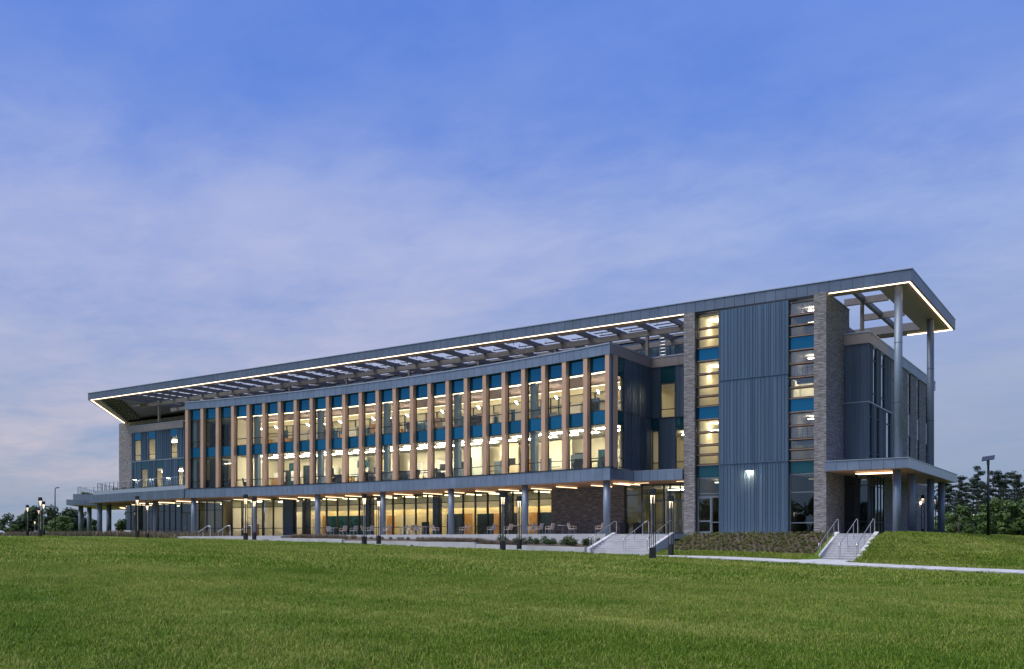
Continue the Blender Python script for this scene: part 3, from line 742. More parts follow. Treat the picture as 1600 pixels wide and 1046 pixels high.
# plant room on the roof, with a ladder
vwall(12.3, -72, 5.0, 14.9, 17.9, ribm, 'plant_room_wall', .4); part('plant_room_wall', MB().box(-72, 14, 12.5, 19.6, 14.9, 17.9), ribd, B)
part('flat_roof', arcbox(MB(), S0, S1 - .4, .42, 14, 14.7, 14.9, 4.6, -.3), carp, B)
lad = MB()
for x in (-.55, .0): lad.tube([(x, 10.2, 14.9), (x, 10.2, 18.2)], .035, 6)
for k in range(11): lad.tube([(-.55, 10.2, 15.1 + k * .3), (0, 10.2, 15.1 + k * .3)], .022, 5)
part('roof_ladder', lad, steel, B)

# --- left wing
Vw = 5.3
for k in range(10):
    a = -73.9 + k * 1.16; part('parapet_panel', MB().box(a + .008, a + 1.152, Vw - .22, Vw - .1, PB - .9, PT - 1.0), champ, B)
part('parapet_coping', MB().box(-74.0, -62.2, Vw - .26, Vw + .2, PT - 1.0, PT - .93), cap, B)
LP = PB - .92; LF3 = 9.72
def wingwall(z0, z1, wins, dark):
    u = -73.3
    for a, b in wins + [(-62.3, None)]:
        if a - u > .05: vwall(Vw, u, a, z0, z1, ribm, 'ribbed_wall', .3)
        if b is None: break
        sp = .95
        win_v(Vw + .02, a, b, z0, z1 - sp, (z0 + .75,), glass); span_v(Vw + .02, a, b, z1 - sp + .01, z1, spandm if not dark else spandg); u = b
wingwall(LF3 + .04, LP, [(-72.8, -71.4), (-69.75, -68.3), (-65.05, -63.7)], False)
wingwall(5.4, LF3 - .04, [(-73.3, -72.9), (-71.3, -69.9), (-68.1, -66.75), (-63.6, -62.5)], True)
part('joint_trim', MB().box(-73.3, -62.3, Vw - .06, Vw + .1, LF3 - .04, LF3 + .04), cap, B)
part('brick_wall', MB().box(-94.2, -74.2, 16.4, 20.8, 5.2, RZ0 + .02), brickm, B)
part('rib_end', MB().box(-73.5, -73.3, Vw, 16, 5.3, LP), ribm, B)
wallglow2 = emit('terrace_lamp_lens', (1, .78, .52), 90)
for u in (-72.3, -69.2, -65.4): wall_lamp(u, Vw - .02, 7.35, wallglow2)
part('wing_end', MB().box(-62.3, -54.9, 2.3, 6.0, FB, PB).box(-62.3, -54.9, 2.3, 6.0, PB, PT - .2), ribm, B) if False else None
uwall(-54.75, .5, 6.0, F2, PB, ribd, 'ribbed_wall')
# left canopy: two wide curved eaves on columns
def eave(front, back, z0, z1, zc, mat, seed):
    pts = front + back
    for (a, b), (c, d) in zip(front, front[1:]):
        L_ = math.hypot(c - a, d - b); n = max(1, round(L_ / 1.15))
        for k in range(n):
            f0, f1 = (k + .012) / n, (k + .988) / n
            nx, ny = -(d - b) / L_ * .12, (c - a) / L_ * .12
            p0 = (a + (c - a) * f0, b + (d - b) * f0); p1 = (a + (c - a) * f1, b + (d - b) * f1)
            part('fascia_panel', MB().prism([p0, p1, (p1[0] - nx, p1[1] - ny), (p0[0] - nx, p0[1] - ny)], z0, z1), mat, B)
    cen = (sum(q[0] for q in pts) / len(pts), sum(q[1] for q in pts) / len(pts))
    sh = [(q[0] + (cen[0] - q[0]) * .012, q[1] + (cen[1] - q[1]) * .03) for q in pts]
    part('soffit', MB().prism(sh, z0 + .004, z0 + .06), soff, B)
    sh2 = [(q[0] + (cen[0] - q[0]) * .03, q[1] + (cen[1] - q[1]) * .10) for q in pts]
    part('canopy_roof', MB().prism(sh, z1 - .12, z1 - .04), cap, B)
    part('roof_kerb', MB().prism(sh2, z1 - .04, zc), cap, B)
arc0 = arc(S0)
eave([(-88.0, 12.6), (-77.1, 1.75), (-72.5, 1.35), (-67.0, .75), (-61.4, .40), (arc0[0], arc0[1])], [(-54.9, 5.2), (-62.2, 5.2), (-74, 5.2), (-80, 12.6)], FB, 5.36, 5.86, zincd, 1)
eave([(-102, 18.5), (-85.0, 3.1), (-83.2, 7.2)], [(-82.0, 18.5)], FB - .02, 5.06, 5.85, cap, 2)  # far eave fascia given paler metal to lift its shaded face
for x, y in ((-87.2, 6.3), (-91.4, 10.0), (-77.0, 3.0), (-79.8, 6.0), (-64.2, 2.6)): part('column', MB().tube([(x, y, -.2), (x, y, FB)], .32, 20), colm, B, smooth=True)
for k, (x, y) in enumerate(((-80.5, 9.0), (-86, 11.5), (-74.5, 6.0), (-69.5, 3.9), (-65, 3.0), (-60, 2.6))):
    part('soffit_light', MB().box(-.06, .06, 0, 3.0, FB - .17, FB - .10), soflight, B, (x, y, 0), .02 if x > -75 else .75)
# left ground floor under the eave: dark glazing and a pair of doors
for k in range(10):
    a = -75.8 + k * 1.2
    win_v(5.9, a, a + 1.18, 0, FB, (.95, 3.2), glassd)
door(-63.7, -62.75, 5.9, 2.9, 1); door(-62.73, -61.78, 5.9, 2.9, -1); win_v(5.9, -63.72, -61.76, 2.92, FB, (), glassd)
for k in range(4):
    a = -61.74 + k * 1.5; win_v(5.9 + .0, a, a + 1.48, 0, FB, (.95, 3.2), glassd)
# railings on the left eaves: posts and wires are parts of one railing
def railing(pts, z0, h, label, step=1.05):
    root = empty('terrace_railing', (pts[0][0], pts[0][1], z0)); tag(root, label, 'railing')
    ox, oy = pts[0]
    for (a, b), (c, d) in zip(pts, pts[1:]):
        L_ = math.hypot(c - a, d - b); n = max(1, round(L_ / step))
        part('top_rail', MB().bar((a - ox, b - oy, h), (c - ox, d - oy, h), .05, .04), steel, root)
        for zz in (.12, .5): part('wire', MB().bar((a - ox, b - oy, zz), (c - ox, d - oy, zz), .012, .012), framem, root)
        for k in range(n + 1):
            x, y = a + (c - a) * k / n - ox, b + (d - b) * k / n - oy
            part('post', MB().box(x - .028, x + .028, y - .028, y + .028, 0, h), framem, root)
railing([(-83.5, 9.5), (-76.6, 2.5), (-72.3, 2.1), (-67, 1.55), (-62, 1.2), (-55.2, .75)], 5.86, 1.05, 'long terrace railing above the left canopy in front of the wall lamps')
railing([(-97, 15.6), (-86.0, 5.2), (-84.2, 7.6)], 5.85, 1.05, 'short terrace railing at the far left end of the canopy')

# --- interiors
def room(s0, s1, z0, z1, o1, wallmat):
    part('interior_floor', arcbox(MB(), s0, s1, .55, o1, z0 - .3, z0 - .01, 4.6, -.3), carp, B)
    part('interior_ceiling', arcbox(MB(), s0, s1, .55, o1, z1, z1 + .1, 4.6, -.3), ceilm, B)
    part('interior_wall', arcbox(MB(), s0, s1, o1, o1 + .15, z0, z1, 4.6, -.3), wallmat, B)
room(S0 + .1, S1 - .15, F2, SB + .1, 9.0, cream)
tones = [cream, simple('grey_cream_paint', (.70, .66, .56), .8), simple('green_grey_paint', (.60, .64, .54), .8), simple('warm_paint', (.80, .66, .42), .8)]
sx_ = -20.8; tk = 0
while sx_ < 22:
    wd_ = random.choice((2.2, 3.4, 4.5)); oo = random.choice((6.8, 7.6, 8.5)); hh_ = random.choice((SB - F2, 2.5, SB - F2))
    part('interior_wall', arcbox(MB(), sx_, sx_ + wd_, oo, oo + .1, F2, F2 + hh_, 2.3, -.4), tones[tk % 4], B); part('interior_wall', arcbox(MB(), sx_, sx_ + .1, oo, 9, F2, F2 + hh_, 2.3, -.4), tones[(tk + 1) % 4], B)
    sx_ += wd_ + random.choice((0, 1.2, 2.2)); tk += 1
room(S0 + .1, S1 - .15, F3, TG + .05, 6.2, cream)
for s in (S0 + .35, -21.5): part('interior_wall', arcbox(MB(), s, s + .12, .9, 9, F2, SB), cream, B); part('interior_wall', arcbox(MB(), s, s + .12, .9, 6.2, F3, TG), cream, B)
part('interior_wall', MB().box(-.42, -.3, 2.4, 8.2, F2, SB).box(-.42, -.3, 2.4, 6.4, F3, TG), cream, B)
part('ceiling_baffle', arcbox(MB(), -21.3, S1 - .6, 1.0, 5.2, TG - .10, TG - .02, 4.6, -.3), brownc, B)
part('cove_light', arcbox(MB(), -21.3, S1 - .6, .72, .95, TG - .08, TG - .02, 4.6, -.3), covelight, B)
part('cove_light', arcbox(MB(), -21.3, S1 - .6, 5.3, 5.6, TG - .08, TG - .02, 4.6, -.3), covelight, B)
# columns behind the glass, every fourth bay
icm = MB().box(-.26, .26, 0, .5, 0, 1)
for k in range(0, 24, 4):
    s = S0 + .25 + k * FP + .62
    x, y = arc(s, .62)
    part('interior_column', MB().box(-.27, .27, 0, .45, F2, SB).box(-.27, .27, 0, .45, F3, TG - .1), icol, B, (x, y, 0), arz(s))
# lamps
rl = MB().box(-.66, .66, -.06, .06, 0, .05).mesh('ceiling_light', emit('pendant_lamp', (1, .90, .70), 105))
for k in range(24):
    s = S0 + .25 + (k + .5) * FP
    if k in (0, 1, 2): continue
    for o in (3.4, 5.4):
        x, y = arc(s + (-.8 if k == 23 else random.uniform(-.2, .2)), o); put('ceiling_light', rl, B, (x, y, SB + .035), arz(s))
for k in (0, 1, 2):
    s = S0 + .25 + (k + .5) * FP; x, y = arc(s, 5.5)
    part('ceiling_light', MB().box(-.5, .5, -.05, .05, 0, .05), roomlight2, B, (x, y, SB - .35), arz(s))
rl3 = MB().box(-.06, .06, -.8, .8, 0, .05).mesh('ceiling_light', roomlight)
for k in range(3, 24):
    if k % 4 == 1: continue
    s = S0 + .25 + (k + .5) * FP; x, y = arc(s, 3.2); put('ceiling_light', rl3, B, (x, y, TG - 1.1), arz(s) + .6)
# third-floor partition: dark storefront framing, doors, and blue panels painting in the glazing's reflections
fr = MB(); s = -21.2
while s < S1 - 1.9:
    x, y = arc(s, 6.1); fr.hexa([arc(s, 6.05, F3), arc(s + .06, 6.05, F3), arc(s + .06, 6.15, F3), arc(s, 6.15, F3), arc(s, 6.05, TG - .5), arc(s + .06, 6.05, TG - .5), arc(s + .06, 6.15, TG - .5), arc(s, 6.15, TG - .5)])
    s += random.choice((.9, 1.1, 1.4, 1.8))
for z in (TG - .55, 11.9): arcbox(fr, -21.2, S1 - 1, 6.05, 6.15, z, z + .05, 4.6, -.4)
part('partition_frame', fr, mull, B)
for s, w, h, m in ((-12.6, 1.5, 1.9, blued), (-8.7, 2.0, 1.8, blued), (-5.4, 1.0, 1.9, blued), (0.9, .9, 1.9, blued), (6.8, .5, 2.0, blued), (8.6, 1.3, 1.6, blued), (12.3, 1.1, 1.6, icol), (15.6, 1.2, 1.4, icol), (-19, .9, 2.2, blued), (-14.5, 2.6, 1.9, blued), (-10.8, 1.9, 1.7, blued), (-6.5, .9, 2.1, woodd), (-4.2, 1.6, 2.0, blued), (-1.5, 2.2, 1.9, blued), (2.0, .9, 2.1, brownc), (5.0, 1.7, 2.0, blued), (7.4, .9, 2.1, brownc), (10.6, 1.4, 2.1, blued), (14.2, 1.0, 2.1, blued), (17.5, .9, 2.1, blued), (20.4, 1.1, 2.2, blued), (22.8, .8, 2.1, woodd), (24.6, 1.0, 2.1, tealp)):
    part('interior_door_or_panel', arcbox(MB(), s, s + w, 6.02, 6.12, F3, F3 + h, 2.3, -.4), m, B)
for s, o, w, h, m in ((-24.6, 5.0, 3, 3.2, tealp), (-20, 7.5, 1.4, 2.3, dkop), (-17.5, 5.6, 1.0, 2.9, tealp), (-15.8, 6, .8, 2.6, dkop), (-13.2, 8.6, 2.2, 1.6, tealp), (-8.2, 6.0, 1.6, 2.8, tealp), (-6, 8.4, 1.8, 1.0, dkop), (0.6, 8.6, 1.2, 2.1, woodd), (4.6, 8.7, 1.4, 2.2, cream), (9.6, 6.0, 1.3, 1.8, icol), (11.6, 8.6, .9, 2.1, woodd), (13.9, 8.4, 1.3, 2.1, dkop), (16.6, 4.0, 1.2, 1.5, blued), (19.6, 4.5, 1.3, 1.7, icol), (22.8, 5.6, 1.0, 2.4, icol), (24.8, 7.6, .7, 2.1, icol)):
    part('interior_partition', arcbox(MB(), s, s + w, o, o + .1, F2, F2 + h), m, B)
for k in range(30):
    s = -20.5 + k * 1.55 + random.uniform(-.4, .4); o = random.choice((4.6, 5.6, 6.6))
    if s > 24: continue
    w_, z_, h_, m_ = random.choice(((1.1, 1.2, .65, chairm), (1.6, .9, 1.1, ceilm), (.9, .02, 1.1, woodd), (1.3, .02, 1.35, icol), (.5, .02, 2.2, tealp), (1.8, .72, .05, chairm)))
    part('wall_display' if z_ > .5 else 'cabinet', arcbox(MB(), s, s + w_, o, o + (.08 if z_ > .5 else .4), F2 + z_, F2 + z_ + h_, 2.3, -.4), m_, B)
for k in range(24):
    s = -20.5 + k * 1.95 + random.uniform(-.5, .5)
    if s > 24: continue
    w_, z_, h_, m_ = random.choice(((1.0, 1.2, .6, chairm), (1.2, .9, 1.0, ceilm), (.8, .02, 1.2, woodd), (1.3, .02, 1.1, icol)))
    part('wall_display' if z_ > .5 else 'cabinet', arcbox(MB(), s, s + w_, 5.6, 5.9, F3 + z_, F3 + z_ + h_, 2.3, -.4), m_, B)
# ground floor room
part('interior_ceiling', arcbox(MB(), S0 + .2, 24.0, 7.2, 13.4, FB - .02, FB + .06, 4.6), ceilm, B)
part('interior_wall', arcbox(MB(), -21.6, 24.0, 12.6, 12.75, 0, FB - .03, 4.6), simple('ground_wall_cream', (.82, .70, .42), .8, 0, var=.06, scale=.5), B)
part('interior_wall', arcbox(MB(), -27.3, -21.6, 13.3, 13.45, 0, FB - .03, 4.6), cream, B)
part('interior_wall', arcbox(MB(), 15.6, 15.75, 7.4, 12.6, 0, FB - .03, 4.6), cream, B)
part('interior_wall', arcbox(MB(), -27.3, -27.2, 7.4, 12.6, 0, FB - .03, 4.6), cream, B)
part('interior_header', arcbox(MB(), -21.6, 15.6, 11.2, 11.3, 3.0, FB - .03, 4.6), cream, B)
for s, w, h, m in ((-18.3, .5, 2.5, woodd), (-17.7, 6.2, 2.45, tealp), (-9.3, .95, 2.4, woodd), (-7.4, 1.6, 2.4, cream), (-4.6, .9, 1.6, dkop), (-3.0, .8, 1.7, dkop), (-1.3, 2.2, 2.45, dkop), (1.0, .9, 2.45, woodd), (2.6, 2.0, 2.4, dkop), (4.7, .9, 2.4, woodd), (5.7, 1.8, 2.4, dkop), (9.0, .95, 2.4, woodd), (10.0, 2.6, 2.4, dkop), (13.2, 1.0, 2.4, woodd)):
    part('interior_door_or_panel', arcbox(MB(), s, s + w, 12.45, 12.58, 0, h), m, B)
for s in (-17.2, -8.3, .7, 9.5):
    x, y = arc(s, 8.2); part('interior_column', MB().box(-.35, .35, -.35, .35, 0, FB - .03), dkop, B, (x, y, 0), arz(s))
grl = emit('ground_room_lamp', (1, .84, .56), 17); cream2 = simple('yellow_cream_paint', (.82, .70, .40), .8, 0, var=.06, scale=.5)
gl = MB().box(-.05, .05, -1.2, 1.2, 0, .05).mesh('ceiling_light', grl)
gl2 = MB().box(-.9, .9, -.12, .12, 0, .05).mesh('ceiling_light', grl)
for k in range(13):
    s = -20 + k * 2.75; x, y = arc(s, 9.0); put('ceiling_light', gl, B, (x, y, FB - .12), arz(s))
    x, y = arc(s + .8, 11.8); put('ceiling_light', gl2, B, (x, y, 3.6), arz(s))
# stair inside, behind the left glazing
st = MB()
for k in range(14):
    s = -26.6 + k * .28; arcbox(st, s, s + .30, 9.3, 11.0, .17 * (14 - k) - .06, .17 * (14 - k), 4)
part('interior_stair', st, conc, B); part('stair_panel', MB().prism([arc(-26.7, 9.2), arc(-24.9, 9.2), arc(-24.9, 9.25), arc(-26.7, 9.25)], 0, 1.5), woodd, B)
x, y = arc(-25, 9); part('ceiling_light', MB().box(-.9, .9, -.2, .2, 0, .05), roomlight, B, (x, y, FB - .15)); x, y = arc(-23, 11.5); part('ceiling_light', MB().box(-.9, .9, -.2, .2, 0, .05), roomlight, B, (x, y, FB - .15))
# left doors lobby, entrance lobby, tower rooms, wing rooms
def lobby(u0, u1, v0, v1, z0, z1, lampmat, lampsize=.8, wall=cream, fl=carp, lz=.25):
    part('interior_wall', MB().box(u0, u1, v1, v1 + .1, z0, z1).box(u0 - .1, u0, v0, v1, z0, z1).box(u1, u1 + .1, v0, v1, z0, z1), wall, B)
    part('interior_floor', MB().box(u0, u1, v0, v1, z0 - .1, z0), fl, B); part('interior_ceiling', MB().box(u0, u1, v0, v1, z1, z1 + .08), ceilm, B)
    cx, cy = (u0 + u1) / 2, (v0 + v1) / 2
    part('ceiling_light', MB().box(cx - lampsize / 2, cx + lampsize / 2, cy - .08, cy + .08, z1 - lz, z1 - lz + .05), lampmat, B)
lobby(-2.5, 4.9, 7.75, 13.5, .01, FB - .1, roomlight, 2.2, simple('lobby_wall', (.34, .28, .16), .7))
part('interior_partition', MB().box(1.2, 1.5, 10, 10.1, .02, 3.6).box(2.0, 2.7, 10, 10.1, .02, 2.9).box(-1.9, -1.4, 10, 10.1, 2.2, 3.4), simple('lit_panel', (.8, .66, .2), .7), B)
lobby(-61.7, -56.2, 6.1, 11, .01, FB - .1, roomlight, .9, simple('lobby_wall_b', (.4, .34, .2), .7)); lobby(-75.7, -62.0, 6.1, 12, .01, FB - .1, roomlight2, .35, simple('lobby_wall_c', (.08, .08, .06), .7))
for f in range(3):
    z = base + f * 4.565
    lobby(6.1, 7.8, 3.5, 7.2, z + .02, z + (3.5 if f < 2 else 2.6), roomlight, 1.5, cream, carp, .6)
    dimw = simple('stair_wall', (.52, .49, .47), .8)
    lobby(13.36, 15.05, 3.5, 5.4 if f == 1 else 7.4, z + .02, z + 1.5, roomlight2 if f != 1 else roomlight, 1.3 if f == 1 else .5, cream, carp, .12)
    lobby(13.36, 15.05, 3.5, 7.4, z + 1.6, z + 3.5 if f < 2 else ZT - .3, emit('dim_room_lamp', (1, .88, .75), 22), .5, dimw)
    g_ = MB()
    for k in range(5): g_.box(13.5, 15.0, 4.2, 4.23, z + 1.65 + k * .18, z + 1.67 + k * .18)
    for k in range(5): g_.box(13.5 + k * .37, 13.53 + k * .37, 4.19, 4.24, z + 1.4, z + 2.5)
    g_.box(13.5, 15.0, 4.1, 4.3, z + 1.2, z + 1.4)
    part('stair_guard', g_, blued, B)
lobby(6.1, 7.8, 3.5, 7.2, .01, 4.4, roomlight2, .7, simple('brick_dim', (.20, .15, .09), .8))
lobby(13.36, 15.05, 3.5, 7.4, .01, 4.4, emit('dim_room_lamp_b', (1, .8, .5), .5), .4, simple('dim_wall', (.10, .08, .05), .8))
lobby(.05, 4.9, 7.7, 12.4, F2, SB + .05, roomlight, 1.6); lobby(.05, 4.9, 7.7, 12.4, F3, 12.9, roomlight, 1.6)
lobby(-73.1, -62.4, 5.5, 10.5, 5.45, 8.7, roomlight, 6.0); lobby(-73.1, -62.4, 5.5, 10.5, LF3 + .05, 12.5, roomlight, 7)
lobby(16.1, 17.6, 7.8, 12.6, .02, 4.5, emit('dim_room_lamp_c', (1, .8, .5), .3), .3, dkop)
part('core', MB().box(-50, 4.8, 16.5, 33, .05, 14.6), dkop, B)
part('wing_core', MB().box(16.1, 17.3, 12.75, 33, 5.0, 14.3), dkop, B)

# ------------------------------------------------------------------ stairs and handrails
def stair(u0, u1, vtop, rise, n, tread, label):
    root = empty('concrete_stair', ((u0 + u1) / 2, vtop - n * tread, -rise)); tag(root, label, 'stair')
    hw = (u1 - u0) / 2; h = rise / n
    for k in range(n):
        part('step', MB().box(-hw, hw, k * tread + .002, k * tread + tread + .04, -.3, (k + 1) * h - .004).box(-hw + .002, hw - .002, k * tread - .02, k * tread + tread, (k + 1) * h - .045, (k + 1) * h), conc, root)
    for sx in (-1, 1):
        a, b = (hw + .002, hw + .28) if sx > 0 else (-hw - .28, -hw - .002)
        part('cheek_wall', MB().hexa([(a, -.25, -.3), (b, -.25, -.3), (b, n * tread + .3, -.3), (a, n * tread + .3, -.3), (a, -.25, .28), (b, -.25, .28), (b, n * tread + .3, rise + .12), (a, n * tread + .3, rise + .12)]), conc, root)
    return root
stair(3.1, 7.45, -5.15, 1.26, 8, .40, 'left pale concrete stair up to the main entrance beside the planter walls')
stair(18.2, 20.4, -2.2, 1.66, 11, .36, 'right pale concrete stair up to the corner canopy beside the grass mound')
def handrail(u, vb, zb, vt, zt, label):
    root = empty('handrail', (u, vb, zb)); tag(root, label, 'handrail', 'handrails on the two concrete stairs')
    dv, dz = vt - vb, zt - zb; H = .92
    part('rail', MB().tube([(0, -.35, H * .55), (0, -.32, H - .06), (0, 0, H), (0, dv, dz + H), (0, dv + .28, dz + H), (0, dv + .34, dz + H - .06), (0, dv + .34, dz + .02)], .026, 8), steel, root, smooth=True)
    for f in (-.0, .42, .8): part('post', MB().tube([(0, dv * f, dz * f - .02), (0, dv * f, dz * f + H)], .022, 8), steel, root)
    part('post', MB().tube([(0, -.35, 0), (0, -.35, H * .56)], .022, 8), steel, root)
for u, w in ((3.0, 'leftmost rail of the left stair, by the planter'), (5.6, 'middle rail standing on the left stair'), (7.4, 'right rail of the left stair, behind the dark lamp posts')):
    handrail(u + .1, -8.3, -1.26 + .1, -5.1, .02, 'slim steel handrail, ' + w)
for u, w in ((18.12, 'left rail of the right stair, beside the planted bank'), (19.35, 'centre rail standing on the right stair'), (20.4, 'right rail of the right stair, against the grass mound')):
    handrail(u, -6.0, -1.66 + .15, -2.2, .02, 'slim steel handrail, ' + w)
for u, k in ((-40.2, 'left'), (-37.2, 'middle'), (-34.1, 'right')):
    root = empty('handrail', (u, -7.6, -.06)); tag(root, 'short bent steel handrail at the left end of the terrace, %s of three' % k, 'handrail', 'bent rails at the left end of the terrace')
    part('rail', MB().tube([(-1.5, -.1, .0), (-1.5, -.1, .45), (-.3, 0, 1.0), (.1, 0, 1.0), (.15, 0, .9), (.15, 0, 0)], .03, 8), steel, root, smooth=True)
    part('post', MB().tube([(-.9, -.05, 0), (-.9, -.05, .72)], .025, 8), steel, root)

# ------------------------------------------------------------------ lamps
def light_column():
    r = empty('light_column')
    part('base', MB().box(-.135, .135, -.135, .135, 0, .68), blackm, r)
    for sx in (-1, 1):
        for sy in (-1, 1): part('rod', MB().box(sx * .115 - .016, sx * .115 + .016, sy * .115 - .016, sy * .115 + .016, .68, 3.45), blackm, r)
    hd = part('head', MB().box(-.135, .135, -.135, .135, 3.45, 3.80), blackm, r)
    part('lens', MB().box(-.09, .09, -.09, .09, 3.40, 3.449), lampglow, hd)
    for sx in (-1, 1): part('diffuser', MB().hexa([(sx * .08 - .006, -.02, 3.02), (sx * .08 + .006, -.02, 3.02), (sx * .08 + .006, .02, 3.02), (sx * .08 - .006, .02, 3.02), (sx * .08 - .018, -.05, 3.40), (sx * .08 + .018, -.05, 3.40), (sx * .08 + .018, .05, 3.40), (sx * .08 - .018, .05, 3.40)]), lampglow, hd)
    for sx in (-1, 1): part('lit_rod_face', MB().box(sx * .07 - .011, sx * .07 + .011, -.011, .011, .68, 3.019), simple('lamplit_rod', (.62, .60, .56), .35, .6), r)  # pale thin rods stand in for the lamplit inner faces
    return r
LC = [(13.2, -19.6, 'dark column lamp nearest the camera, on the lawn side of the walk by the left stair'),
      (9.6, -9.5, 'dark column lamp standing in front of the mulched bank'),
      (1.1, -16.3, 'dark column lamp on the lawn edge left of the left stair'),
      (-2.2, -9.6, 'dark column lamp in front of the green shrubs and short planter wall'),
      (-12.0, -15.3, 'dark column lamp on the lawn edge before the middle of the facade'),
      (-15.9, -9.6, 'dark column lamp at the step in the planter walls'),
      (-25.1, -15.4, 'dark column lamp on the lawn edge before the indoor teal partition'),
      (-31.1, -9.6, 'dark column lamp close to the white planter wall, in front of a column'),
      (-39.8, -15.6, 'dark column lamp before the left doors, lawn side'),
      (-47.4, -9.6, 'dark column lamp beside the white bench at the left doors'),
      (-51.7, -18.1, 'tallest looking dark column lamp in the far left cluster'),
      (-63.0, -11.8, 'dark column lamp just right of the tallest one in the far left cluster'),
      (-76.7, -6.5, 'dark column lamp standing apart at the far left'),
      (-84.6, -1.0, 'small dark column lamp behind the far left cluster'),
      (-145.1, 30.0, 'tiny distant column lamp before the far left trees'),
      (18.35, 25.4, 'dark column lamp seen between the right canopy columns'),
      (18.75, 28.6, 'farther dark column lamp at the last canopy column'),
      (14.0, 88.0, 'small lit lamp among the trees right of the building'),
      (-88.5, 14.5, 'dark column lamp under the left canopy between its columns')]
proto = light_column()
for k, (u, v, lab) in enumerate(LC):
    o = proto if k == 0 else copy_tree(proto, (0, 0, 0), 0)
    zz = lawn_z(u) if v < -9 else ground_z(u, v)
    if -73 < u < -40 and v > -10: zz = ground_z(u, v)
    o.location = (u, v, zz - .02); tag(o, lab, 'lamp post', 'column lamps around the building')
# solar lamp and plain pole lamps
def pole(u, v, z, h, lab, solar):
    r = empty('solar_lamp' if solar else 'pole_lamp', (u, v, z))
    tag(r, lab, 'lamp post')
    part('pole', MB().tube([(0, 0, 0), (0, 0, h)], .13 if solar else .09, 10, .08), blackm, r, smooth=True)
    if solar:
        part('bracket', MB().bar((0, 0, h - .4), (0, -.1, h + .1), .2, .2), framem, r)
        pn = part('solar_panel', MB().hexa([(-.42, -.62, h - .10), (.50, -.50, h + .02), (.42, .62, h + .43), (-.50, .50, h + .31), (-.42, -.62, h - .04), (.50, -.50, h + .08), (.42, .62, h + .49), (-.50, .50, h + .37)]), solarm, r)
    else:
        part('lamp_arm', MB().bar((0, 0, h), (.5, 0, h + .1), .06, .06), blackm, r); part('lamp_head', MB().box(.35, 1.0, -.12, .12, h + .05, h + .17), blackm, r)
pole(24.3, 20.0, ground_z(24.3, 20.0), 6.3, 'tall dark pole with a tilted solar panel on top, right of the building', True)
pole(-98, 8.5, 0, 7.2, 'thin dark pole lamp left of the far canopy corner', False)
pole(-118, 6.0, .1, 6.0, 'thin dark pole lamp before the far left trees, at the picture edge', False)
pole(-150, 42, .0, 9, 'distant pole lamp between the column lamps and the left canopy', False)

# ------------------------------------------------------------------ furniture
def terrace_chair(mat):
    r = empty('terrace_chair')
    part('seat', MB().hexa([(-.25, -.24, .42), (.25, -.24, .42), (.25, .24, .40), (-.25, .24, .40), (-.25, -.24, .48), (.25, -.24, .48), (.25, .24, .46), (-.25, .24, .46)]), mat, r)
    part('backrest', MB().hexa([(-.25, .22, .46), (.25, .22, .46), (.25, .27, .46), (-.25, .27, .46), (-.23, .33, .90), (.23, .33, .90), (.23, .37, .90), (-.23, .37, .90)]), mat, r)
    for sx in (-1, 1):
        for sy in (-1, 1): part('leg', MB().bar((sx * .22, sy * .2, .42), (sx * .25, sy * .24, 0), .03, .03), framem, r)
        part('armrest', MB().bar((sx * .27, -.2, .64), (sx * .27, .27, .66), .04, .03).bar((sx * .27, -.18, .64), (sx * .25, -.22, .42), .025, .025), mat, r)
    return r
def terrace_table():
    r = empty('terrace_table')
    part('table_top', MB().tube([(0, 0, .70), (0, 0, .74)], .42, 20), chairg, r); part('stem', MB().tube([(0, 0, .04), (0, 0, .70)], .04, 8), framem, r); part('foot', MB().tube([(0, 0, 0), (0, 0, .04)], .26, 16), framem, r)
    return r
cg, cb_ = terrace_chair(chairg), terrace_chair(chairb); tp = terrace_table()
CH = [(-28.6, 0), (-26.75, 1), (-25.5, 0), (-24.1, 1), (-22.9, 0), (-21.2, 1), (-19.4, 0), (-18.1, 1), (-17.2, 0), (-15.6, 1), (-12.6, 1), (-9.6, 0), (-8.0, 1), (-5.65, 0), (-4.8, 0), (-3.6, 1), (-1.5, 1), (.5, 1)]
CL = ['grey woven terrace chair at the left end of the row, before an oak door', 'tan chair, second from the left of the terrace row, back to the window', 'grey chair before the second dark indoor column from the left', 'tan chair left of the lamp pair at the middle of the terrace', 'grey chair partly behind the lawn-side lamp at mid terrace', 'tan chair just right of the lamp pair at mid terrace', 'grey chair before the dark doorway left of a column', 'tan chair before an oak door left of the middle column', 'grey chair between the oak door and a tan chair right of it', 'tan chair before the glowing cream wall right of middle', 'tan chair just right of the column nearest mid terrace', 'large looking grey chair before the dark double opening', 'tan chair behind the lamp pair left of the brick wall', 'grey chair right of the lamp pair before the cream wall', 'grey chair closest to the glazing end, left of the brick', 'tan chair in front of the left edge of the brick wall', 'tan chair before the middle of the brick wall', 'tan chair against the brick wall by the right column']
used = set()
for (u, t), lab in zip(CH, CL):
    src = cb_ if t else cg
    rz = random.choice((PI / 2, -PI / 2, PI * .6, -PI * .4)) + random.uniform(-.3, .3); v = -3.0 + random.uniform(-.35, .35)
    if t in used: o = copy_tree(src, (u, v, 0), rz)
    else: used.add(t); o = src; o.location = (u, v, 0); o.rotation_euler = (0, 0, rz)
    tag(o, lab, 'chair', 'woven chairs on the terrace')
TL = ['small round terrace table near the left end of the chair row', 'small round table by the lamp pair at mid terrace', 'small round table left of the middle column', 'small round table before the glowing cream wall', 'small round table right of the middle column', 'small round table left of the brick wall', 'small round table before the brick wall']
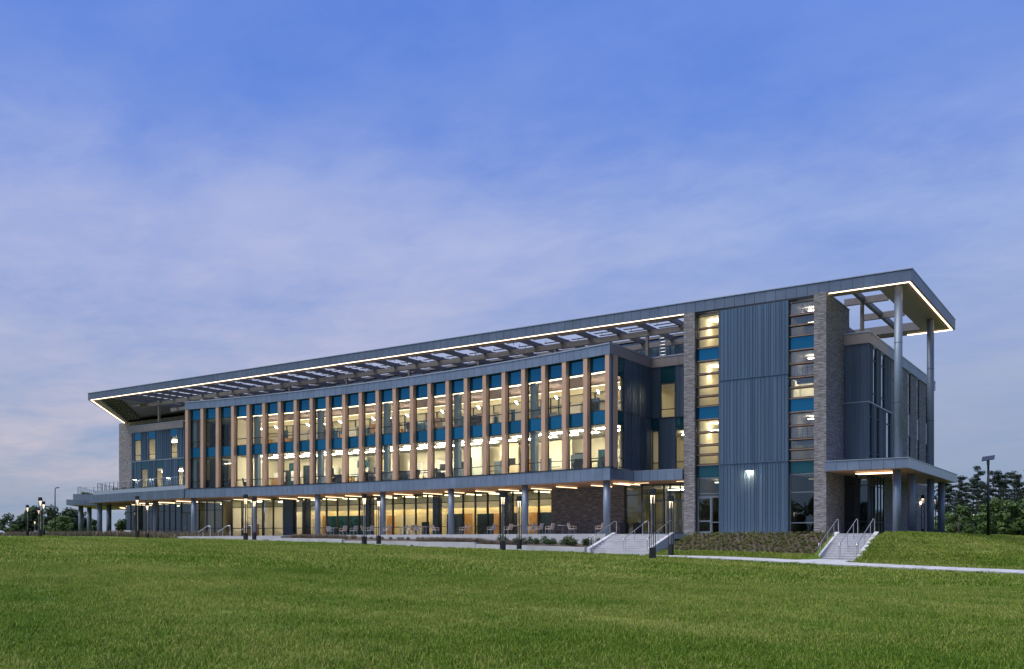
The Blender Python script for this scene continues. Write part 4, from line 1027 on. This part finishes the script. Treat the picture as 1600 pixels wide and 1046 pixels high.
for k, (u, lab) in enumerate(zip((-27.7, -23.5, -18.75, -16.4, -11.6, -6.8, -2.5), TL)):
    o = tp if k == 0 else copy_tree(tp, (0, 0, 0), 0); o.location = (u, -3.1, 0); tag(o, lab, 'table', 'round tables on the terrace')
# indoor lounge furniture on the second floor, seen through the glass
def lounge():
    r = empty('lounge_chair')
    part('seat', MB().box(-.36, .36, -.34, .34, .22, .48), chairm, r); part('backrest', MB().hexa([(-.38, .28, .2), (.38, .28, .2), (.38, .42, .2), (-.38, .42, .2), (-.40, .42, 1.05), (.40, .42, 1.05), (.40, .56, 1.05), (-.40, .56, 1.05)]), chairm, r)
    for sx in (-1, 1): part('armrest', MB().box(sx * .36 - .06, sx * .36 + .06, -.3, .36, .4, .64), chairm, r)
    part('base', MB().tube([(0, 0, 0), (0, 0, .22)], .2, 10), framem, r)
    return r
def ltable():
    r = empty('work_table'); part('table_top', MB().box(-.7, .7, -.4, .4, .70, .74), chairm, r)
    for sx in (-1, 1):
        for sy in (-1, 1): part('leg', MB().bar((sx * .62, sy * .33, 0), (sx * .62, sy * .33, .7), .05, .05), chairm, r)
    return r
lo, lt = lounge(), ltable()
LO = [(-25.9, 'dark lounge chair behind the first upper bay at the left end'), (-23.0, 'dark lounge chair behind the second lit bay from the left'), (-20.2, 'dark lounge chair below the fourth bay from the left'), (-7.6, 'high dark armchair behind the second floor glass, left of the teal partition'), (-2.4, 'dark armchair turned sideways behind the second floor glass near mid facade'), (-3.6, 'dark low seat left of the sideways armchair'), (1.6, 'dark armchair facing left on the second floor, right of mid facade'), (2.9, 'dark armchair leaning back, paired with the one facing left'), (6.4, 'dark armchair by a table on the second floor, centre right'), (22.4, 'dark armchair on the second floor near the right corner'), (25.6, 'grey looking low chair behind the last bay at the right corner')]
for k, (s, lab) in enumerate(LO):
    x, y = arc(s, 1.9); o = lo if k == 0 else copy_tree(lo, (0, 0, 0), 0)
    o.location = (x, y, F2); o.rotation_euler = (0, 0, (.9, -1.2, 2.4, 0.3, 1.5, -1.6)[k % 6]); tag(o, lab, 'armchair', 'lounge chairs behind the second floor windows')
for k, (s, lab) in enumerate([(-24.5, 'dark work table behind the dim bays at the left end'), (-5.3, 'dark work table beside the high armchair'), (4.9, 'dark work table right of the paired armchairs'), (7.9, 'dark work table beside the centre right armchair'), (24.0, 'dark work table near the right corner of the second floor')]):
    x, y = arc(s, 2.1); o = lt if k == 0 else copy_tree(lt, (0, 0, 0), 0); o.location = (x, y, F2); o.rotation_euler = (0, 0, arz(s)); tag(o, lab, 'table', 'work tables behind the second floor windows')
# bins, bench
def bin_():
    r = empty('litter_bin'); part('body', MB().box(-.27, .27, -.27, .27, .03, .95), blackm, r); part('lid', MB().box(-.29, .29, -.29, .29, .95, 1.02), blackm, r); part('opening', MB().box(-.18, .18, -.275, -.268, .72, .86), dkop, r); return r
b0 = bin_(); b0.location = (-1.1, 4.5, 0); tag(b0, 'black square litter bin next to the round column by the brick wall', 'bin', 'litter bins by the entrance')
b1 = copy_tree(b0, (-.15, 5.0, 0), .1); tag(b1, 'black square litter bin nearest the entrance glazing', 'bin', 'litter bins by the entrance')
bn = empty('concrete_bench', (-60.9, -3.0, ground_z(-60.9, -3.0))); tag(bn, 'white concrete bench like a low arch, left of the double doors', 'bench')
part('seat', MB().box(-.65, .65, -.25, .25, .55, .72), conc, bn); part('leg', MB().box(-.65, -.42, -.25, .25, 0, .548), conc, bn); part('leg', MB().box(.42, .65, -.25, .25, 0, .548), conc, bn)

# ------------------------------------------------------------------ parked cars far left
def car(paint, van=False):
    r = empty('parked_van' if van else 'parked_car')
    h = .95 if van else .78; top = 1.95 if van else 1.42
    prof = [(-2.2, .35), (-2.25, .75), (-2.1, h), (-1.5, h + .05), (-.7, top), (1.1, top + .02), (1.9, h + .08), (2.2, h - .05), (2.25, .4)] if not van else [(-2.4, .35), (-2.45, .9), (-1.7, 1.15), (-1.2, top), (2.3, top + .03), (2.4, .4)]
    def loft(w):
        m = MB(); n = len(prof); i = 0
        for y, k in ((-w, 1), (w, 1)): m.v += [(x, y * (1 if z < h + .1 else .82), z) for x, z in prof]
        m.f.append(tuple(range(n))); m.f.append(tuple(range(n, 2 * n))[::-1])
        for k in range(n): j = (k + 1) % n; m.f.append((k, j, n + j, n + k))
        return m
    part('body', loft(.88), paint, r)
    part('side_windows', MB().hexa([(-1.2, -.80, h + .10), (1.5, -.80, h + .10), (1.5, .80, h + .10), (-1.2, .80, h + .10), (-.65, -.745, top - .08), (1.0, -.745, top - .08), (1.0, .745, top - .08), (-.65, .745, top - .08)]), mull, r)
    for sx in (-1.4, 1.4):
        for sy in (-.82, .82):
            wl = part('wheel', MB().tube([(sx, sy - .1, .33), (sx, sy + .1, .33)], .33, 14), tyrem, r); part('rim', MB().tube([(sx, sy - .105, .33), (sx, sy + .105, .33)], .19, 10), silverp, wl)
    for sy in (-.6, .6): part('headlight', MB().box(-2.27, -2.15, sy - .18, sy + .18, .62, .74), cap, r)
    return r
for maker, (u, v), rz, lab in ((lambda: car(whitep), (-129, 14.5), .5, 'white parked car at the far left behind the planting strip'), (lambda: car(silverp), (-119, 17.6), .5, 'pale parked car at the far left beside the bright saplings'), (lambda: car(silverp), (-141, 9), .9, 'silver parked car at the very left edge of the picture'),
                               (lambda: car(whitep), (-124, 36), 1.2, 'white parked car seen under the left canopy'), (lambda: car(whitep, True), (-113.8, 33), 1.2, 'white van parked beyond the left canopy columns')):
    o = maker(); o.location = (u, v, ground_z(u, v)); o.rotation_euler = (0, 0, rz); tag(o, lab, 'van' if 'van' in lab else 'car', 'vehicles parked beyond the left end')

# ------------------------------------------------------------------ vegetation
def leaf_cloud(mb, blobs, n, size, rnd, flat=.6):
    for _ in range(n):
        (cx, cy, cz, rx, ry, rz) = rnd.choice(blobs)
        d = Vector((rnd.gauss(0, 1), rnd.gauss(0, 1), rnd.gauss(0, 1))).normalized() * (rnd.random() ** .35)
        c = Vector((cx + d.x * rx, cy + d.y * ry, cz + d.z * rz))
        nrm = (d + Vector((rnd.uniform(-.8, .8), rnd.uniform(-.8, .8), rnd.uniform(-.2, 1.2)))).normalized()
        a = nrm.orthogonal().normalized(); a.rotate(Matrix.Rotation(rnd.random() * 6.28, 3, nrm)); b = nrm.cross(a)
        s = size * rnd.uniform(.6, 1.3)
        mb.quad(c - a * s, c - b * s * flat, c + a * s, c + b * s * flat)
def pine(seed, H):
    r = random.Random(seed); tr = MB(); lf = MB(); bend = r.uniform(-.5, .5)
    pts = [(bend * (k / 6) ** 2, .2 * math.sin(k), H * k / 6) for k in range(7)]
    tr.tube(pts, .24, 7, .05)
    blobs = []
    lo = r.uniform(.40, .55)
    nb = r.randint(15, 20)
    for k in range(nb):
        f = lo + (1 - lo) * (k + r.random()) / nb; z = H * f; a = r.random() * 6.28; ln = (1.12 - f) * r.uniform(2.2, 5.2) + .3
        x0 = bend * f * f; tip = (x0 + math.cos(a) * ln, math.sin(a) * ln, z + r.uniform(-.2, .9))
        tr.tube([(x0, 0, z), tip], .06, 5, .02)
        for q in (.55, .95): blobs.append((x0 + math.cos(a) * ln * q, math.sin(a) * ln * q, z + .45 * q, r.uniform(.5, 1.0), r.uniform(.5, 1.0), r.uniform(.22, .42)))
    blobs.append((bend, 0, H, .9, .9, .7))
    leaf_cloud(lf, blobs, 3000, .20, r, .35)
    return tr.mesh('trunk', barkp, True), lf.mesh('crown', pine_f)
def broad(seed, H, W_, n=1700, lsz=.3, mat=tree_f, low=.18):
    r = random.Random(seed); tr = MB(); lf = MB(); blobs = []
    tr.tube([(0, 0, 0), (.05, .05, H * .35), (.1, -.05, H * .75)], H * .022 + .03, 7, .04)
    for k in range(15):
        a = r.random() * 6.28; f = r.uniform(low, .96); prof = math.sin(min(1, (f - low) / (1 - low) + .18) * PI * .86) ** .7
        ln = W_ / 2 * prof * r.uniform(.45, .9); x, y, z = math.cos(a) * ln, math.sin(a) * ln, H * f
        tr.tube([(.05, 0, H * f * .6), (x, y, z)], .05, 5, .02)
        b = W_ * r.uniform(.13, .22); blobs.append((x, y, z, b, b, b * r.uniform(.55, .85)))
    leaf_cloud(lf, blobs, n, lsz, r, .7)
    return tr.mesh('trunk', bark, True), lf.mesh('crown', mat)
def plant(name, meshes, loc, rz, sc_, lab, cat, grp, parts=('trunk', 'crown')):
    o = empty(name, loc, rz); o.scale = (sc_,) * 3
    for nm, me in zip(parts, meshes): put(nm, me, o)
    tag(o, lab, cat, grp); return o
rnd = random.Random(11)
pines = [pine(30 + k, 15 + (k % 3)) for k in range(5)]
broads = [broad(60 + k, 6, 7.2, 2600) for k in range(4)]
# pines beyond the right end
pk = 0
for row, (a, b, n_) in enumerate((((-6, 150), (36, 144), 22), ((-4, 168), (46, 158), 24))):
    for k in range(n_):
        f = (k + rnd.uniform(-.3, .3)) / n_; u, v = a[0] + (b[0] - a[0]) * f, a[1] + (b[1] - a[1]) * f + rnd.uniform(-4, 4)
        plant('pine_tree', pines[rnd.randrange(5)], (u, v, -1.6), rnd.random() * 6.28, rnd.uniform(.82, 1.02), 'tall dark pine with a bare trunk in the row beyond the right end', 'tree', 'tall pines beyond the right end')
for k in range(22):
    f = (k + rnd.uniform(-.3, .3)) / 22; u, v = -2 + 44 * f, 122 + rnd.uniform(-8, 8)
    plant('broadleaf_tree', broads[rnd.randrange(4)], (u, v, -1.7), rnd.random() * 6.28, rnd.uniform(.85, 1.15), 'rounded dark green tree at the foot of the pines on the right', 'tree', 'low trees in front of the right pines')
bm_ = [broad(90 + k, 3.4, 3.2, 1500, .15, sap_f, .1) for k in range(3)]
for k, (u, v, s, lab) in enumerate(((19.8, 72, 1.6, 'bright green bushy tree right of the solar lamp'), (21.9, 74, 1.75, 'fuller bright green bushy tree at the right picture edge'), (13.0, 82, 1.4, 'bright green bush left of the solar lamp, before the dark trees'), (10.3, 86, 1.15, 'bright green bush beside the last canopy column'), (24.5, 76, 1.5, 'bright green bush cut by the right picture edge'), (15.5, 92, 1.6, 'taller bright green bush just behind the solar lamp pole'))):
    plant('green_bush', bm_[k % 3], (u, v, ground_z(u, v) - .3), k * 1.3, s, lab, 'tree', 'bright bushes right of the building')
# a small pale building glimpsed through the right trees
sh = empty('distant_shed', (29, 128, -1.6)); tag(sh, 'distant pale roofed shed glimpsed through the right trees', 'building'); part('wall', MB().box(-2.5, 2.5, -2, 2, 0, 4.2), conc, sh); part('roof', MB().box(-2.9, 2.9, -2.4, 2.4, 4.2, 4.6), cap, sh); part('door', MB().box(-.6, .6, -2.04, -2.01, 0, 2.2), framem, sh)
# left: distant trees, saplings, an edge tree
for k in range(46):
    f = (k + rnd.uniform(-.35, .35)) / 46; u, v = -268 + 108 * f, 48 + 84 * f + rnd.uniform(-10, 10)
    plant('broadleaf_tree', broads[rnd.randrange(4)], (u, v, 0), rnd.random() * 6.28, rnd.uniform(1.0, 1.45), 'hazy dark tree in the distant row beyond the left end', 'tree', 'distant trees beyond the left end')
for k, (u, v, s, lab) in enumerate(((-112, 16.5, 1.1, 'bright sapling left of the far canopy corner'), (-108.5, 15.0, 1.25, 'bright sapling closest to the far canopy corner'), (-118, 19, .95, 'bright sapling right of the far left lamp cluster'), (-126, 25, 1.1, 'bright sapling behind the far left lamp cluster'), (-134, 20, .9, 'low bright sapling at the far left behind the cars'), (-148, 19, 1.0, 'bright sapling near the left picture edge'), (-121, 40, 1.2, 'bright sapling seen between the left canopy columns'))):
    plant('sapling', bm_[k % 3], (u, v, ground_z(u, v) - .2), k * 2.1, s, lab, 'tree', 'bright saplings beyond the left end')
plant('edge_tree', broads[1], (-116.5, -2.2, 0), 1, 1.12, 'dark tree whose crown reaches in at the left picture edge', 'tree', None)
# wood behind the photographer, seen only mirrored in the glass
wd = MB(); r2 = random.Random(5); wood_bl = []
for k in range(46):
    u, v = -150 + 270 * k / 46 + r2.uniform(-3, 3), -190 + r2.uniform(-14, 14) + max(0, -40 - (-150 + 270 * k / 46)) * .5
    hh = r2.uniform(11, 19)
    for q in range(6): wood_bl.append((u + r2.uniform(-3, 3), v + r2.uniform(-3, 3), hh * (.25 + .13 * q) - 2, 3.2, 3.2, 2.4))
leaf_cloud(wd, wood_bl, 15000, 1.0, r2, .7)
wo_ = part('far_wood', wd, tree_f); tag(wo_, 'far-off wood mirrored in the lower window panes', kind='stuff')

# shrubs in the bed right of the last lamps
sbm = []
for k in range(3):
    r = random.Random(k); m = MB(); leaf_cloud(m, [(r.uniform(-.2, .2), r.uniform(-.2, .2), .3, .32, .32, .3) for _ in range(4)], 260, .06, r, .6); sbm.append(m.mesh('shrub', shrub_f))
for k in range(26):
    u = -5.8 + k * .33; o = put('shrub', sbm[k % 3], None, (u, -6.9 + rnd.uniform(-.9, .9), bz(u) - .02 + .12), rnd.random() * 6.28)
    s = rnd.uniform(.7, 1.1); o.scale = (s, s, s * rnd.uniform(.8, 1.3)); tag(o, 'leafy green shrub in the bed left of the left stair', 'shrub', 'green shrubs in the right half of the planting bed')
for k in range(12):
    u = -20 + k * .75 + rnd.uniform(-.3, .3); o = put('shrub', sbm[k % 3], None, (u, -6.3 + rnd.uniform(-.3, .3), bz(u) + .1), rnd.random() * 6.28)
    o.scale = (.45, .45, .5); tag(o, 'small sparse shrub along the foot of the terrace wall', 'shrub', 'small shrubs along the terrace wall')
for k in range(16):
    u = -34 + k * 2.2 + rnd.uniform(-1, 1); o = put('shrub', sbm[k % 3], None, (u, -9.2, ground_z(u, -9.2) + .02), rnd.random() * 6.28)
    q_ = rnd.uniform(.3, .6); o.scale = (q_, q_ * .9, q_ * .8); tag(o, 'little shrub at the foot of the planter wall by the walk', 'shrub', 'little shrubs beside the walk')
# ornamental grasses
def blades(mb, u, v, z, n, h, spread, r, w=.012):
    for _ in range(n):
        a = r.random() * 6.28; d = r.random() * spread; x, y = u + math.cos(a) * d * .4, v + math.sin(a) * d * .4
        tx, ty = u + math.cos(a) * d * 1.5, v + math.sin(a) * d * 1.5; hh = h * r.uniform(.6, 1.15)
        px, py = -math.sin(a) * w, math.cos(a) * w
        mx_, my_ = (x * .55 + tx * .45), (y * .55 + ty * .45)
        i = len(mb.v); mb.v += [(x - px, y - py, z), (x + px, y + py, z), (mx_ + px, my_ + py, z + hh * .65), (mx_ - px, my_ - py, z + hh * .65), (tx, ty, z + hh)]
        mb.f += [(i, i + 1, i + 2, i + 3), (i + 3, i + 2, i + 4)]
og = MB(); r3 = random.Random(3)
for _ in range(420):
    u = r3.uniform(-28.5, -21) if r3.random() < .4 else r3.uniform(-13.5, -3.2); v = r3.uniform(-8.1, -6.9)
    blades(og, u, v, bz(u) + .02, 14, .36, .28, r3)
o = part('ornamental_grass', og, orn_f); tag(o, 'feathery tan grasses filling the planting bed', kind='stuff')
og = MB()
for _ in range(1500):
    u = r3.uniform(-125, -45); v = r3.uniform(-4.5, .5) + max(0, -70 - u) * .10 - (1.5 if u > -60 else 0)
    blades(og, u, v, ground_z(u, v), 9, .5 + .3 * r3.random(), .35, r3, .022)
o = part('meadow_grass', og, orn_f); tag(o, 'strip of tall dry grasses beyond the lawn at the left', kind='stuff')
og = MB()
for _ in range(120):
    u = r3.uniform(-73, -56); blades(og, u, r3.uniform(2.2, 2.9) , 5.86, 8, .35, .25, r3, .02)
for _ in range(160):
    q = r3.random(); blades(og, -86.3 - 9 * q + r3.uniform(0, .8), 5.8 + 8.6 * q, 5.85, 8, .4, .25, r3, .02)
o = part('roof_planting', og, shrub_f); tag(o, 'low roof planting behind the left terrace railings', kind='stuff')

# instanced ground cover: turf blades on the lawn, leaf tufts on the bank
def scatter(name, pts, src_me, smin, smax, lab, tilt=.25):
    src = bpy.data.objects.new(name + '_tuft', src_me)               # source of the instances, not in the scene
    me = bpy.data.meshes.new(name); me.from_pydata(pts, [], [])
    ob = bpy.data.objects.new(name, me); COL.objects.link(ob)
    ng_ = bpy.data.node_groups.new(name, 'GeometryNodeTree')
    ng_.interface.new_socket('Geometry', in_out='INPUT', socket_type='NodeSocketGeometry'); ng_.interface.new_socket('Geometry', in_out='OUTPUT', socket_type='NodeSocketGeometry')
    gi, go = N(ng_, 'NodeGroupInput'), N(ng_, 'NodeGroupOutput')
    ip = N(ng_, 'GeometryNodeInstanceOnPoints'); oi = N(ng_, 'GeometryNodeObjectInfo'); oi.inputs['Object'].default_value = src
    rv = N(ng_, 'FunctionNodeRandomValue', data_type='FLOAT_VECTOR'); rv.inputs[0].default_value = (-tilt, -tilt, 0); rv.inputs[1].default_value = (tilt, tilt, 6.283)
    rs = N(ng_, 'FunctionNodeRandomValue', data_type='FLOAT'); rs.inputs[2].default_value = smin; rs.inputs[3].default_value = smax; rs.inputs['Seed'].default_value = 4
    L(ng_, gi.outputs[0], ip.inputs['Points']); L(ng_, oi.outputs['Geometry'], ip.inputs['Instance']); L(ng_, rv.outputs[0], ip.inputs['Rotation']); L(ng_, rs.outputs[1], ip.inputs['Scale'])
    L(ng_, ip.outputs[0], go.inputs[0])
    md = ob.modifiers.new('scatter', 'NODES'); md.node_group = ng_
    tag(ob, lab, kind='stuff'); return ob
def tuft(n, spread, h, w, seed, mat, name):
    r = random.Random(seed); m = MB()
    for _ in range(n):
        a = r.random() * 6.28; d = spread * math.sqrt(r.random()); x, y = math.cos(a) * d, math.sin(a) * d
        b = r.random() * 6.28; lean = h * r.uniform(.15, .9); hh = h * r.uniform(.55, 1.1)
        px, py = -math.sin(b) * w, math.cos(b) * w; tx, ty = x + math.cos(b) * lean, y + math.sin(b) * lean
        mx_, my_ = x * .6 + tx * .4, y * .6 + ty * .4
        i = len(m.v); m.v += [(x - px, y - py, -.01), (x + px, y + py, -.01), (mx_ + px * .8, my_ + py * .8, hh * .65), (mx_ - px * .8, my_ - py * .8, hh * .65), (tx, ty, hh * .95)]
        m.f += [(i, i + 1, i + 2, i + 3), (i + 3, i + 2, i + 4)]
    return m.mesh(name, mat)
def lawn_pt(u, v):
    amp = .05; return (u, v, ground_z(u, v) + amp * mnoise.noise(Vector((u * .22, v * .22, 3))) + amp * .5 * mnoise.noise(Vector((u * .7, v * .7, 8))))
cx0, cy0 = 34.5, -63.5; Fv = (-.5694, .8221); Rv = (.8221, .5694)
r4 = random.Random(9); near, mid = [], []
def wedge(d0, d1, dens, out):
    area = .87 * 2 * .5 * (d1 * d1 - d0 * d0)
    for _ in range(int(area * dens)):
        d = math.sqrt(r4.uniform(d0 * d0, d1 * d1)); t = r4.uniform(-.78, .95)
        u, v = cx0 + d * (Fv[0] + t * Rv[0]), cy0 + d * (Fv[1] + t * Rv[1])
        if -45 < u and -13.75 - .9 * sstep(0, 16, u) < v < -9.9: continue
        if v > -9.9 and not (u > 21.0 and v < 22): continue
        out.append(lawn_pt(u, v))
wedge(5, 16, 70, near); wedge(16, 30, 34, near); wedge(30, 75, 7.0, mid)
for _ in range(15000):
    u, v = 21.0 + 50 * r4.random() ** 1.5, -9.8 + 75 * r4.random() ** 2; near_ = mid; near_.append(lawn_pt(u, v))
for _ in range(2600):
    u = r4.uniform(-44, 2.6); v = r4.uniform(-11.3 + 1.2 * sstep(-4, 8, u) - .05, -8.75); mid.append((u, v, ground_z(u, v)))
for _ in range(700):
    u, v = r4.uniform(8.0, 17.8), r4.uniform(-9.7, -7.0); mid.append((u, v, ground_z(u, v)))
for _ in range(1400):      # ragged lawn edge beside the walk
    u = r4.uniform(-60, 60); v = -13.72 - .9 * sstep(0, 16, u) + .04 - abs(r4.gauss(0, .16)); mid.append((u, v, ground_z(u, v)))
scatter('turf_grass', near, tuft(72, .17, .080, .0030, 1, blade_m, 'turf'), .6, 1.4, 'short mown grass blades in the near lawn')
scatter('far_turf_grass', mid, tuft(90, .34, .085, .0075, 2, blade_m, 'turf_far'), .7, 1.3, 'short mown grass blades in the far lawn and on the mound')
tp_ = []
for j in range(12):
    for i in range(31):
        u, v = 8.1 + i * .33 + (j % 2) * .165 + r4.uniform(-.06, .06), -6.75 + j * .38 + r4.uniform(-.05, .05)
        if v > -2.4 or u > 17.85: continue
        if r4.random() < .06: continue
        tp_.append((u, v, ground_z(u, v) + .05))
m = MB(); leaf_cloud(m, [(0, 0, .09, .15, .15, .10)], 60, .05, random.Random(2), .5)
scatter('ground_cover', tp_, m.mesh('cover_tuft', bank_f), .7, 1.25, 'rows of low ground-cover plants on the mulched bank')
